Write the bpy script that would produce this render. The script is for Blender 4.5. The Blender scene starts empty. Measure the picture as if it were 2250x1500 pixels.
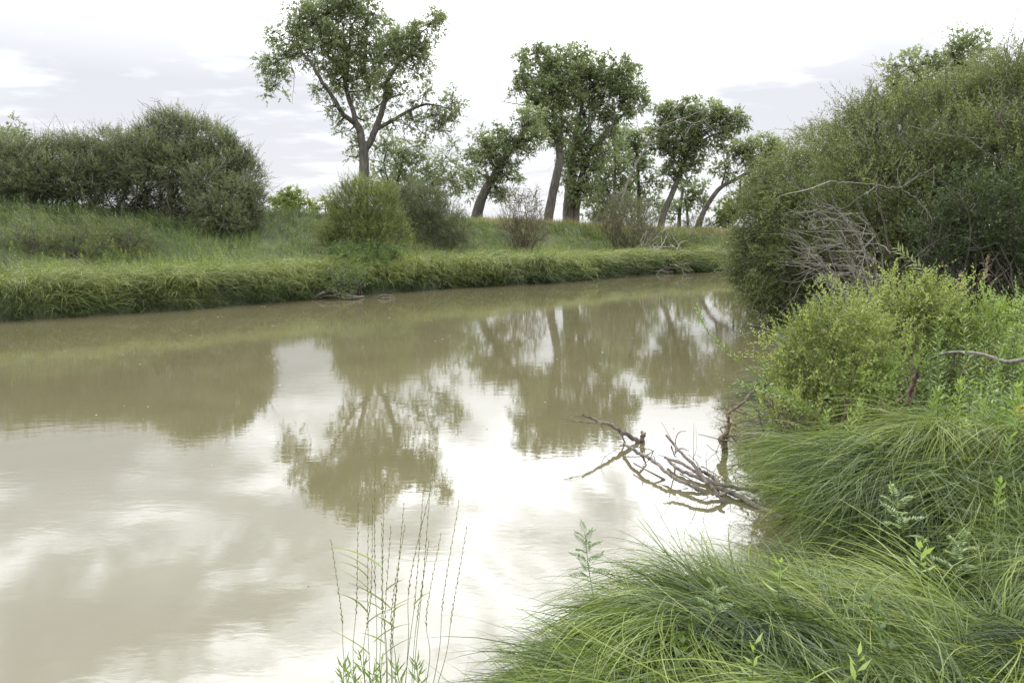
import bpy, math, numpy as np
from math import radians as R
rng = np.random.default_rng(11)
sc = bpy.context.scene
C = bpy.data.collections.new("river_scene"); sc.collection.children.link(C)

# ---------------------------------------------------------------- camera maths
PITCH = R(9.0); F = 1550.0; EYE = 2.4
def ray(px, py):
    u = (px-1125)/F; v = -(py-750)/F
    return np.array([u, math.cos(PITCH)+v*math.sin(PITCH), v*math.cos(PITCH)-math.sin(PITCH)])
def P(px, py, D):                      # point D metres ahead seen along a direction
    d = ray(px, py); return np.array([0, 0, EYE]) + d*(D/d[1])
def Z(px, py, z):                      # point at height z
    d = ray(px, py); return np.array([0, 0, EYE]) + d*((z-EYE)/d[2])

# ---------------------------------------------------------------- numeric helpers
_tab = np.random.default_rng(3).random((256, 256))
def vnoise(x, y):
    xi = np.floor(x).astype(int); yi = np.floor(y).astype(int)
    fx = x-xi; fy = y-yi; fx = fx*fx*(3-2*fx); fy = fy*fy*(3-2*fy)
    a = _tab[xi & 255, yi & 255]; b = _tab[(xi+1) & 255, yi & 255]
    c = _tab[xi & 255, (yi+1) & 255]; d = _tab[(xi+1) & 255, (yi+1) & 255]
    return (a*(1-fx)+b*fx)*(1-fy)+(c*(1-fx)+d*fx)*fy
def fbm(x, y, o=3):
    s = 0; a = .5; t = 0
    for i in range(o):
        s = s+a*vnoise(x*2**i+17.3*i, y*2**i+9.1*i); t += a; a *= .5
    return s/t
def nrm(v): return v/np.maximum(np.linalg.norm(v, axis=-1, keepdims=True), 1e-9)
def sm(a, b, x):
    t = np.clip((x-a)/(b-a), 0, 1); return t*t*(3-2*t)

# ---------------------------------------------------------------- river plan
FAR = np.array([(-160, 2), (-60, 6), (-30, 11.5), (-20, 15.2), (-13.63, 18.6), (-10.4, 20.9), (-6.86, 24.9), (-4.4, 27.6), (-2.38, 29.5), (1.55, 32.1),
                (4.4, 35.2), (7.28, 38.3), (12.5, 41.6), (20, 46), (35, 54), (70, 66), (160, 84)], float)
NEAR = np.array([(-160, -60), (-30, -18), (-6, -6), (-1.5, 0), (-.75, 2.2), (-.45, 2.6), (-.1, 2.72), (0.14, 2.98), (0.38, 3.36), (0.75, 3.8), (1.15, 3.95), (1.6, 3.85), (1.98, 3.98),
                 (2.38, 4.6), (2.62, 5.5), (2.85, 6.3), (3.05, 7.1), (3.35, 8.1), (3.7, 9.3), (4.4, 11), (5.3, 14), (6.6, 18), (8.2, 21.5), (10.5, 24), (14, 27),
                 (22, 31), (40, 38), (70, 48), (160, 66)], float)
def dist_poly(x, y, L):
    best = np.full(x.shape, 1e9)
    for (ax, ay), (bx, by) in zip(L[:-1], L[1:]):
        dx, dy = bx-ax, by-ay; t = np.clip(((x-ax)*dx+(y-ay)*dy)/(dx*dx+dy*dy), 0, 1)
        best = np.minimum(best, (x-ax-t*dx)**2+(y-ay-t*dy)**2)
    return np.sqrt(best)
def inside(x, y):
    poly = np.vstack([FAR, NEAR[::-1]]); c = np.zeros(x.shape, bool)
    for (ax, ay), (bx, by) in zip(poly, np.roll(poly, -1, 0)):
        if ay == by: continue
        hit = ((ay > y) != (by > y)) & (x < (bx-ax)*(y-ay)/(by-ay)+ax); c ^= hit
    return c
def ground_raw(x, y):
    x = np.asarray(x, float); y = np.asarray(y, float)
    df = dist_poly(x, y, FAR); dn = dist_poly(x, y, NEAR); ins = inside(x, y)
    n1 = fbm(x*.22+5, y*.22+9)-.5; n2 = fbm(x*.9, y*.9)-.5
    # far side
    df0 = df; df = np.maximum(df-.18*sm(.45, .8, fbm(x*.65+1, y*.65+4, 2)), 0)
    top = 2.95-sm(-9, 0, x)*.25-sm(-2, 22, x)*.75+n1*.5+(fbm(x*.45+2, y*.3)-.5)*.35
    w0 = 4.2+sm(-4, 12, x)*2.2
    zf = .80*sm(-.1, .5, df)+.15*sm(.5, w0, df)+(top-.95)*sm(w0-.5, w0+6.5, df)+n2*.18*sm(.5, 2, df)
    zf = np.where(df > 60, zf+(1.9-zf)*sm(60, 200, df), zf)
    # near side
    zn = .20*sm(0, .45, dn)+.16*sm(.45, 1.5, dn)+.38*sm(1.5, 4.5, dn)+.70*sm(3.5, 10, dn)*sm(4, 6.5, y)+n2*.12*sm(.4, 2, dn)
    zn = zn+(fbm(x*1.5+7.7, y*1.5+2.2, 2)-.5)*.60*sm(.25, .9, dn)*(1-sm(5, 8, y))+.24*np.exp(-((x-1.1)**2/.34+(y-3.35)**2/.22))            # near hummock
    zn = zn+.28*np.exp(-((x-3.4)**2/1.3+(y-5.7)**2/1.0))            # second hummock
    zn = zn+.16*np.exp(-((x-2.75)**2/.25+(y-5.6)**2/1.0))
    t = np.clip((x-1.7)/1.5, 0, 1); gy = 4.32-.12*t                 # gully between them
    zn = zn-.40*(1-.5*t)*np.exp(-((y-gy)/.32)**2)*sm(1.3, 1.9, x)*(1-sm(2.8, 4.0, x))
    df = df0; z = np.where(df < dn, zf, np.maximum(zn, .03*sm(0, .2, dn)))
    dd = np.minimum(df, dn)
    return np.where(ins, -.05-.9*sm(0, 2.5, dd), z)
class Grid:
    def __init__(s, x0, x1, y0, y1, h):
        s.x0, s.y0, s.h = x0, y0, h
        xs = np.arange(x0, x1+h, h); ys = np.arange(y0, y1+h, h)
        X, Y = np.meshgrid(xs, ys, indexing='ij'); s.z = ground_raw(X, Y); s.n = s.z.shape
        s.gx = np.gradient(s.z, h, axis=0); s.gy = np.gradient(s.z, h, axis=1)
    def _s(s, A, x, y):
        u = np.clip((x-s.x0)/s.h, 0, s.n[0]-1.001); v = np.clip((y-s.y0)/s.h, 0, s.n[1]-1.001)
        i = u.astype(int); j = v.astype(int); f = u-i; g = v-j
        return (A[i, j]*(1-f)+A[i+1, j]*f)*(1-g)+(A[i, j+1]*(1-f)+A[i+1, j+1]*f)*g
    def __call__(s, x, y): return s._s(s.z, np.asarray(x, float), np.asarray(y, float))
    def grad(s, x, y): return s._s(s.gx, x, y), s._s(s.gy, x, y)
GN = Grid(-4, 16, -3, 30, .06)
GF = Grid(-60, 90, 0, 130, .3)
def gz(x, y):
    x = float(x); y = float(y)
    return float((GN if (-4 < x < 16 and y < 29) else GF)(np.array([x]), np.array([y]))[0])

# ---------------------------------------------------------------- mesh building
class Geo:
    def __init__(s): s.v = []; s.q = []; s.t = []; s.n = 0
    def add(s, v, q, tint):
        v = np.asarray(v, np.float32).reshape(-1, 3); q = np.asarray(q, np.int32).reshape(-1, 4)
        s.v.append(v); s.q.append(q+s.n); s.n += len(v)
        s.t.append(np.broadcast_to(np.asarray(tint, np.float32), (len(v),)) if np.ndim(tint) == 0 else np.asarray(tint, np.float32).reshape(-1))
    def build(s, name, mat, parent=None, smooth=False, origin=None):
        me = bpy.data.meshes.new(name)
        if s.v:
            v = np.concatenate(s.v); q = np.concatenate(s.q); t = np.concatenate(s.t)
            if origin is not None: v = v-np.asarray(origin, np.float32)
            me.vertices.add(len(v)); me.vertices.foreach_set('co', v.ravel())
            me.loops.add(q.size); me.loops.foreach_set('vertex_index', q.ravel())
            me.polygons.add(len(q)); me.polygons.foreach_set('loop_start', np.arange(0, q.size, 4, dtype=np.int32))
            me.polygons.foreach_set('loop_total', np.full(len(q), 4, np.int32))
            a = me.attributes.new('tint', 'FLOAT', 'POINT'); a.data.foreach_set('value', t.astype(np.float32))
            if smooth: me.polygons.foreach_set('use_smooth', np.ones(len(q), bool))
            me.update(calc_edges=True)
        me.materials.append(mat)
        o = bpy.data.objects.new(name, me); C.objects.link(o)
        if parent is not None: o.parent = parent
        elif origin is not None: o.location = [float(c) for c in origin]
        return o
def tube(g, pts, rad, sides=6, tint=.5, rough=0.0):
    pts = np.asarray(pts, float); n = len(pts); rad = np.broadcast_to(np.asarray(rad, float), (n,)) if np.ndim(rad) == 0 else np.asarray(rad, float)
    T = nrm(np.gradient(pts, axis=0)); ref = np.array([0.13, .31, .94]) if abs(T[0] @ np.array([0.13, .31, .94])) < .9 else np.array([1., 0, 0])
    U = nrm(np.cross(T, ref)); V = np.cross(T, U)
    a = np.arange(sides)*2*math.pi/sides
    rr = rad[:, None]*(1+rough*(rng.random((n, sides))-.5))
    ring = pts[:, None]+rr[..., None]*(np.cos(a)[None, :, None]*U[:, None]+np.sin(a)[None, :, None]*V[:, None])
    i = np.arange(n-1)[:, None]*sides; k = np.arange(sides)[None]; k2 = (k+1) % sides
    q = np.stack([i+k, i+k2, i+sides+k2, i+sides+k], -1)
    tt = tint+rng.normal(0, .08, n*sides) if np.ndim(tint) == 0 else tint
    g.add(ring, q, tt)
def smooth_line(pts, n=5, wob=0.0):
    pts = np.asarray(pts, float)
    if len(pts) < 3: 
        s = np.linspace(0, 1, n+1)[:, None]; out = pts[0]*(1-s)+pts[-1]*s
    else:
        Q = np.vstack([2*pts[0]-pts[1], pts, 2*pts[-1]-pts[-2]]); out = []
        for i in range(1, len(Q)-2):
            for t in np.arange(n)/n:
                out.append(.5*((2*Q[i])+(-Q[i-1]+Q[i+1])*t+(2*Q[i-1]-5*Q[i]+4*Q[i+1]-Q[i+2])*t*t+(-Q[i-1]+3*Q[i]-3*Q[i+1]+Q[i+2])*t**3))
        out.append(pts[-1]); out = np.array(out)
    if wob: 
        w = rng.normal(0, wob, out.shape); w[0] = 0; out = out+w
    return out
def thin_tubes(g, A, B, r0, r1, bow=.15, seg=4, tint=.5, sides=3, wob=.02):
    """many thin curved tubes from A to B at once"""
    A = np.asarray(A, float); B = np.asarray(B, float); N = len(A)
    if N == 0: return
    s = np.linspace(0, 1, seg+1)[None, :, None]; L = np.linalg.norm(B-A, axis=1)[:, None, None]
    off = nrm(rng.normal(0, 1, (N, 3)))*(bow*L[:, 0])*rng.random((N, 1))
    pts = A[:, None]*(1-s)+B[:, None]*s+off[:, None]*(4*s*(1-s))+rng.normal(0, wob, (N, seg+1, 3))*L*s
    T = nrm(np.gradient(pts, axis=1)); U = nrm(np.cross(T, np.array([.21, .12, .97]))); V = np.cross(T, U)
    a = np.arange(sides)*2*math.pi/sides
    r = (np.asarray(r0).reshape(-1, 1)*(1-s[0, :, 0])+np.asarray(r1).reshape(-1, 1)*s[0, :, 0])
    r = np.broadcast_to(r, (N, seg+1))
    ring = pts[:, :, None]+r[..., None, None]*(np.cos(a)[None, None, :, None]*U[:, :, None]+np.sin(a)[None, None, :, None]*V[:, :, None])
    base = (np.arange(N)*(seg+1)*sides)[:, None, None]; i = np.arange(seg)[None, :, None]*sides; k = np.arange(sides)[None, None]; k2 = (k+1) % sides
    q = np.stack([base+i+k, base+i+k2, base+i+sides+k2, base+i+sides+k], -1)
    g.add(ring, q, np.repeat(np.clip(tint+rng.normal(0, .15, N), 0, 1), (seg+1)*sides))
    return pts
def leaf_quads(g, pos, d, L, W, tint, up=.7, fold=.0):
    N = len(pos); n = rng.normal(0, 1, (N, 3)); n[:, 2] += up; w = nrm(np.cross(d, n)); L = np.asarray(L).reshape(-1, 1); W = np.asarray(W).reshape(-1, 1)
    nn = np.cross(d, w)*fold*L
    v = np.stack([pos, pos+d*L*.42+w*W*.5+nn, pos+d*L, pos+d*L*.42-w*W*.5+nn], 1)
    g.add(v, np.arange(N*4).reshape(-1, 4), np.repeat(tint, 4))
def sprigs(g, tw, P0, D, L, K, lL, lW, tint, droop=.15, spread=.75, up=.7, tw_r=.003):
    """leafy twigs: K leaves set alternately along each of N short stems"""
    P0 = np.asarray(P0, float); N = len(P0)
    if N == 0: return
    D = nrm(D); L = np.broadcast_to(L, (N,)); t = ((np.arange(K)+.6)/K)[None, :, None]
    Lx = L[:, None, None]; down = np.array([0, 0, -1.])
    pos = P0[:, None]+D[:, None]*Lx*t+down*(droop*Lx*t*t)
    U = nrm(np.cross(D, np.array([.3, .2, .93]))); V = np.cross(D, U)
    ph = (np.arange(K)*2.4)[None]+rng.random((N, 1))*6.3+rng.normal(0, .4, (N, K))
    sa = np.clip(spread+rng.normal(0, .15, (N, K)), .2, 1.2)
    d = D[:, None]*np.cos(sa)[..., None]+(U[:, None]*np.cos(ph)[..., None]+V[:, None]*np.sin(ph)[..., None])*np.sin(sa)[..., None]
    d = nrm(d+down*droop)
    sz = (1.05-.45*t[..., 0]*t[..., 0])*rng.uniform(.7, 1.2, (N, K))
    tt = np.clip(np.asarray(tint).reshape(-1, 1)+rng.normal(0, .12, (N, K))+.12*(t[..., 0]-.5), 0, 1)
    leaf_quads(g, pos.reshape(-1, 3), d.reshape(-1, 3), (lL*sz).ravel(), (lW*sz).ravel(), tt.ravel(), up)
    if tw is not None:
        w = nrm(np.cross(D, rng.normal(0, 1, (N, 3))))*tw_r; e = P0+D*L[:, None]+down*(droop*L[:, None]); m = P0+D*L[:, None]*.5+down*(droop*L[:, None]*.25)
        v = np.stack([P0-w, P0+w, m+w*.8, m-w*.8, e+w*.3, e-w*.3], 1); b = (np.arange(N)*6)[:, None]
        tw.add(v, np.concatenate([b+np.array([0, 1, 2, 3]), b+np.array([3, 2, 4, 5])]), .5)
def ribbons(g, pts, width, tint, face=.6):
    """pts (N,S,3) width (N,) tint (N,) or (N,S)"""
    N, S, _ = pts.shape; T = nrm(np.gradient(pts, axis=1)); n = rng.normal(0, 1, (N, 1, 3))*face+np.array([0, -.3, 1.])
    w = nrm(np.cross(T, n)); prof = np.minimum(1.0, 1.15-((np.arange(S)/(S-1))**2.2)*1.08); prof[0] = .7
    w = w*(width[:, None]*prof[None])[..., None]*.5
    v = np.stack([pts-w, pts+w], 2); b = (np.arange(N)*S*2)[:, None]; i = (np.arange(S-1)*2)[None]
    q = np.stack([b+i, b+i+1, b+i+3, b+i+2], -1)
    tt = np.repeat(np.broadcast_to(tint[:, None] if tint.ndim == 1 else tint, (N, S))[..., None], 2, -1)
    g.add(v, q, tt)
def blade_paths(G, x, y, az, L, lean, bend, S=7, daz=.3, layer=None, powr=1.3, water=True):
    N = len(x); z = G(x, y)-.02; p = np.stack([x, y, z], 1); out = [p.copy()]; da = rng.normal(0, daz, N) if np.ndim(daz) == 0 else daz
    if layer is None: layer = rng.uniform(.01, .12, N)
    for s in range(1, S):
        u = s/(S-1); th = lean+bend*u**powr; a = az+da*u
        st = (L/(S-1))[:, None]*np.stack([np.sin(th)*np.cos(a), np.sin(th)*np.sin(a), np.cos(th)], 1)
        p = p+st; gg = np.maximum(G(p[:, 0], p[:, 1]), -.01)+layer*min(1, s/3.)
        p[:, 2] = np.maximum(p[:, 2], gg); out.append(p.copy())
    return np.stack(out, 1)

# ---------------------------------------------------------------- materials
def new_mat(name):
    m = bpy.data.materials.new(name); m.use_nodes = True; nt = m.node_tree; nt.nodes.clear()
    return m, nt, nt.nodes.new, nt.links.new
def ramp(N, L, cols, fac):
    r = N('ShaderNodeValToRGB'); e = r.color_ramp.elements
    while len(e) < len(cols): e.new(.5)
    for i, (p, c) in enumerate(cols): e[i].position = p; e[i].color = (*c, 1)
    L(fac, r.inputs[0]); return r.outputs[0]
def leaf_mat(name, dark, mid, light, trans=.35, rough=.45, gl=.5, nscale=.6, namp=.5):
    m, nt, N, L = new_mat(name)
    at = N('ShaderNodeAttribute'); at.attribute_name = 'tint'
    geo = N('ShaderNodeNewGeometry'); no = N('ShaderNodeTexNoise'); no.inputs['Scale'].default_value = nscale; no.inputs['Detail'].default_value = 3
    L(geo.outputs['Position'], no.inputs['Vector'])
    ma = N('ShaderNodeMath'); ma.operation = 'MULTIPLY_ADD'; L(no.outputs['Fac'], ma.inputs[0]); ma.inputs[1].default_value = namp; ma.inputs[2].default_value = -namp*.5
    ad = N('ShaderNodeMath'); ad.operation = 'ADD'; L(at.outputs['Fac'], ad.inputs[0]); L(ma.outputs[0], ad.inputs[1])
    col = ramp(N, L, [(0, dark), (.5, mid), (1, light)], ad.outputs[0])
    d = N('ShaderNodeBsdfPrincipled'); L(col, d.inputs['Base Color']); d.inputs['Roughness'].default_value = rough; d.inputs['Specular IOR Level'].default_value = gl
    t = N('ShaderNodeBsdfTranslucent'); hs = N('ShaderNodeHueSaturation'); hs.inputs['Hue'].default_value = .49; hs.inputs['Saturation'].default_value = 1.1; hs.inputs['Value'].default_value = 1.25
    L(col, hs.inputs['Color']); L(hs.outputs[0], t.inputs[0])
    mx = N('ShaderNodeMixShader'); mx.inputs[0].default_value = trans; L(d.outputs[0], mx.inputs[1]); L(t.outputs[0], mx.inputs[2])
    o = N('ShaderNodeOutputMaterial'); L(mx.outputs[0], o.inputs[0]); return m
def bark_mat(name, c1, c2, scale=9, stretch=.18, bump=.5):
    m, nt, N, L = new_mat(name); g = N('ShaderNodeNewGeometry'); mp = N('ShaderNodeMapping'); mp.inputs['Scale'].default_value = (1, 1, stretch)
    L(g.outputs['Position'], mp.inputs[0]); no = N('ShaderNodeTexNoise'); no.inputs['Scale'].default_value = scale; no.inputs['Detail'].default_value = 6; L(mp.outputs[0], no.inputs['Vector'])
    at = N('ShaderNodeAttribute'); at.attribute_name = 'tint'; mm = N('ShaderNodeMath'); mm.operation = 'MULTIPLY_ADD'; L(at.outputs['Fac'], mm.inputs[0]); mm.inputs[1].default_value = .6; 
    sb = N('ShaderNodeMath'); sb.operation = 'MULTIPLY_ADD'; L(no.outputs['Fac'], sb.inputs[0]); sb.inputs[1].default_value = 1.6; sb.inputs[2].default_value = -.6; L(sb.outputs[0], mm.inputs[2])
    col = ramp(N, L, [(.2, c1), (.85, c2)], mm.outputs[0]); d = N('ShaderNodeBsdfPrincipled'); L(col, d.inputs['Base Color']); d.inputs['Roughness'].default_value = .85
    b = N('ShaderNodeBump'); b.inputs['Strength'].default_value = bump; b.inputs['Distance'].default_value = .03; L(no.outputs['Fac'], b.inputs['Height']); L(b.outputs[0], d.inputs['Normal'])
    o = N('ShaderNodeOutputMaterial'); L(d.outputs[0], o.inputs[0]); return m
M = {}
M['cotton'] = leaf_mat('cottonwood_leaves', (.08, .105, .045), (.168, .21, .086), (.26, .31, .14), .52, .4, .5)
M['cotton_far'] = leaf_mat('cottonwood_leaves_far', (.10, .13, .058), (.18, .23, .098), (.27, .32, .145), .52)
M['willow'] = leaf_mat('willow_leaves', (.050, .068, .020), (.115, .15, .040), (.20, .235, .075), .42)
M['greywillow'] = leaf_mat('grey_willow_leaves', (.070, .088, .040), (.135, .165, .068), (.22, .25, .11), .42)
M['brightshrub'] = leaf_mat('bright_shrub_leaves', (.07, .10, .022), (.145, .195, .045), (.27, .32, .09), .45)
M['forb'] = leaf_mat('forb_leaves', (.045, .085, .013), (.10, .165, .028), (.20, .28, .065), .35, .4, .6)
M['brightforb'] = leaf_mat('bright_forb_leaves', (.07, .12, .02), (.15, .23, .04), (.27, .36, .09), .4, .4, .6)
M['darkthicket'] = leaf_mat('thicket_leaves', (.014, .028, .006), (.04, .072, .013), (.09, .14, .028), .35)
M['sedge'] = leaf_mat('sedge_blades', (.014, .030, .004), (.080, .126, .013), (.235, .285, .055), .3, .42, .35, .9, .35)
M['farsedge'] = leaf_mat('far_sedge_blades', (.018, .034, .008), (.086, .118, .022), (.21, .24, .065), .3, .5, .4, .35, .5)
M['drygrass'] = leaf_mat('meadow_grass', (.022, .036, .009), (.10, .12, .028), (.28, .235, .115), .3, .6, .3, .25, .7)
M['seed'] = leaf_mat('seed_head', (.15, .13, .05), (.26, .22, .09), (.40, .34, .16), .2, .6, .3)
M['stalk'] = leaf_mat('grass_stalk', (.06, .09, .03), (.10, .14, .045), (.22, .2, .08), .1, .5, .3)
M['flower'] = leaf_mat('goldenrod_flower', (.24, .21, .03), (.40, .34, .04), (.55, .46, .07), .2, .7, .2)
M['pinkflower'] = leaf_mat('faded_flower', (.25, .14, .09), (.36, .25, .16), (.5, .4, .3), .2, .7, .2)
M['brownleaf'] = leaf_mat('dry_leaf', (.10, .045, .02), (.2, .10, .05), (.3, .18, .09), .2, .7, .2)
M['bark'] = bark_mat('cottonwood_bark', (.03, .026, .019), (.115, .10, .078))
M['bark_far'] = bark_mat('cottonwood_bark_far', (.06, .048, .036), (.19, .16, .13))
M['twig'] = bark_mat('twig_bark', (.028, .023, .017), (.095, .08, .06), 20)
M['greytwig'] = bark_mat('grey_dead_twig', (.075, .066, .055), (.23, .205, .175), 20)
M['redtwig'] = bark_mat('reddish_stem', (.06, .042, .028), (.17, .13, .085), 20)
M['paledead'] = bark_mat('bleached_wood', (.2, .17, .14), (.5, .45, .39), 12)
M['drift'] = bark_mat('weathered_driftwood', (.032, .026, .021), (.21, .175, .14), 16, .35)
M['brownwood'] = bark_mat('brown_wood', (.05, .036, .027), (.21, .15, .11), 25, .5)

# ground
m, nt, N, L = new_mat('ground_soil'); g = N('ShaderNodeNewGeometry'); no = N('ShaderNodeTexNoise'); no.inputs['Scale'].default_value = .8; no.inputs['Detail'].default_value = 10; L(g.outputs['Position'], no.inputs['Vector'])
col = ramp(N, L, [(.3, (.018, .022, .009)), (.5, (.035, .05, .014)), (.7, (.07, .085, .028))], no.outputs['Fac'])
sx = N('ShaderNodeSeparateXYZ'); L(g.outputs['Position'], sx.inputs[0]); mr = N('ShaderNodeMapRange'); mr.inputs['From Min'].default_value = .5; mr.inputs['From Max'].default_value = .1; L(sx.outputs['Z'], mr.inputs['Value'])
mixc = N('ShaderNodeMix'); mixc.data_type = 'RGBA'; L(mr.outputs[0], mixc.inputs['Factor']); L(col, mixc.inputs['A']); mixc.inputs['B'].default_value = (.030, .036, .014, 1)
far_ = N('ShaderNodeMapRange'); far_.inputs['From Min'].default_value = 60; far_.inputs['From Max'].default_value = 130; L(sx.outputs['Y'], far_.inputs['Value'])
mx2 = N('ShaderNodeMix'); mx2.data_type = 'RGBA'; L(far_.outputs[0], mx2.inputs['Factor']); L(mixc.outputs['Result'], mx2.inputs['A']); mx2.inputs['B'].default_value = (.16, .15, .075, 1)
d = N('ShaderNodeBsdfPrincipled'); d.inputs['Roughness'].default_value = .95; L(mx2.outputs['Result'], d.inputs['Base Color'])
bp = N('ShaderNodeBump'); bp.inputs['Strength'].default_value = .6; bp.inputs['Distance'].default_value = .1; L(no.outputs['Fac'], bp.inputs['Height']); L(bp.outputs[0], d.inputs['Normal'])
o = N('ShaderNodeOutputMaterial'); L(d.outputs[0], o.inputs[0]); M['ground'] = m

# muddy water
m, nt, N, L = new_mat('muddy_water'); g = N('ShaderNodeNewGeometry')
def nz(scale, sc3, det, rot=0.0, dist=0.0):
    mp = N('ShaderNodeMapping'); mp.inputs['Scale'].default_value = sc3; mp.inputs['Rotation'].default_value = (0, 0, rot); L(g.outputs['Position'], mp.inputs[0])
    n = N('ShaderNodeTexNoise'); n.inputs['Scale'].default_value = scale; n.inputs['Detail'].default_value = det; n.inputs['Distortion'].default_value = dist; L(mp.outputs[0], n.inputs['Vector']); return n.outputs['Fac']
def mth(op, a, b=None, c=None):
    x = N('ShaderNodeMath'); x.operation = op
    for i, q in enumerate((a, b, c)):
        if q is None: continue
        if isinstance(q, (int, float)): x.inputs[i].default_value = q
        else: L(q, x.inputs[i])
    return x.outputs[0]
n1 = nz(9, (.55, 1.4, 1), 4, .15, .6); n2 = nz(1.6, (.6, 1.2, 1), 3, -.2, .8); n3 = nz(.22, (1, 1.6, 1), 3)
calm = N('ShaderNodeMapRange'); calm.inputs['From Min'].default_value = .38; calm.inputs['From Max'].default_value = .66; calm.inputs['To Min'].default_value = .35; calm.inputs['To Max'].default_value = 1.0; L(n3, calm.inputs['Value'])
h = mth('MULTIPLY', mth('ADD', mth('MULTIPLY', n1, .0032), mth('MULTIPLY', n2, .007)), calm.outputs[0])
bp = N('ShaderNodeBump'); bp.inputs['Strength'].default_value = 1.0; bp.inputs['Distance'].default_value = .22; L(h, bp.inputs['Height'])
colw = ramp(N, L, [(.3, (.094, .085, .044)), (.7, (.110, .100, .055))], nz(.35, (1, 1, 1), 5, 0, 1.2))
d = N('ShaderNodeBsdfPrincipled'); L(colw, d.inputs['Base Color']); d.inputs['Roughness'].default_value = .008; d.inputs['IOR'].default_value = 1.45; L(bp.outputs[0], d.inputs['Normal'])
o = N('ShaderNodeOutputMaterial'); L(d.outputs[0], o.inputs[0]); M['water'] = m

# ---------------------------------------------------------------- tagging
def tag(o, label=None, cat=None, group=None, kind=None):
    if label: o['label'] = label
    if cat: o['category'] = cat
    if group: o['group'] = group
    if kind: o['kind'] = kind
    return o
def empty(name, loc, label, cat, group=None):
    o = bpy.data.objects.new(name, None); C.objects.link(o); o.location = [float(c) for c in loc]; o.empty_display_size = .2
    return tag(o, label, cat, group)

# ---------------------------------------------------------------- ground and water
def sinh_axis(lo, hi, n, a, c):
    u = np.linspace(math.asinh((lo-c)/a), math.asinh((hi-c)/a), n); return c+a*np.sinh(u)
xs = sinh_axis(-3000, 3000, 560, 3, 2); ys = sinh_axis(-400, 4000, 620, 8, 8)
X, Y = np.meshgrid(xs, ys, indexing='ij'); Zg = ground_raw(X, Y)
n0, n1_ = X.shape; idx = np.arange(n0*n1_).reshape(n0, n1_)
q = np.stack([idx[:-1, :-1], idx[1:, :-1], idx[1:, 1:], idx[:-1, 1:]], -1)
g = Geo(); g.add(np.stack([X, Y, Zg], -1), q, .5); tag(g.build('ground', M['ground'], smooth=True), 'grassy earth banks and flat prairie either side of the river', 'ground', kind='structure')
g = Geo(); g.add([(-170, -70, 0), (170, -70, 0), (170, 100, 0), (-170, 100, 0)], [0, 1, 2, 3], .5); tag(g.build('river_water', M['water']), 'slow muddy brown river reflecting clouds and cottonwoods', 'river', kind='structure')

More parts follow.
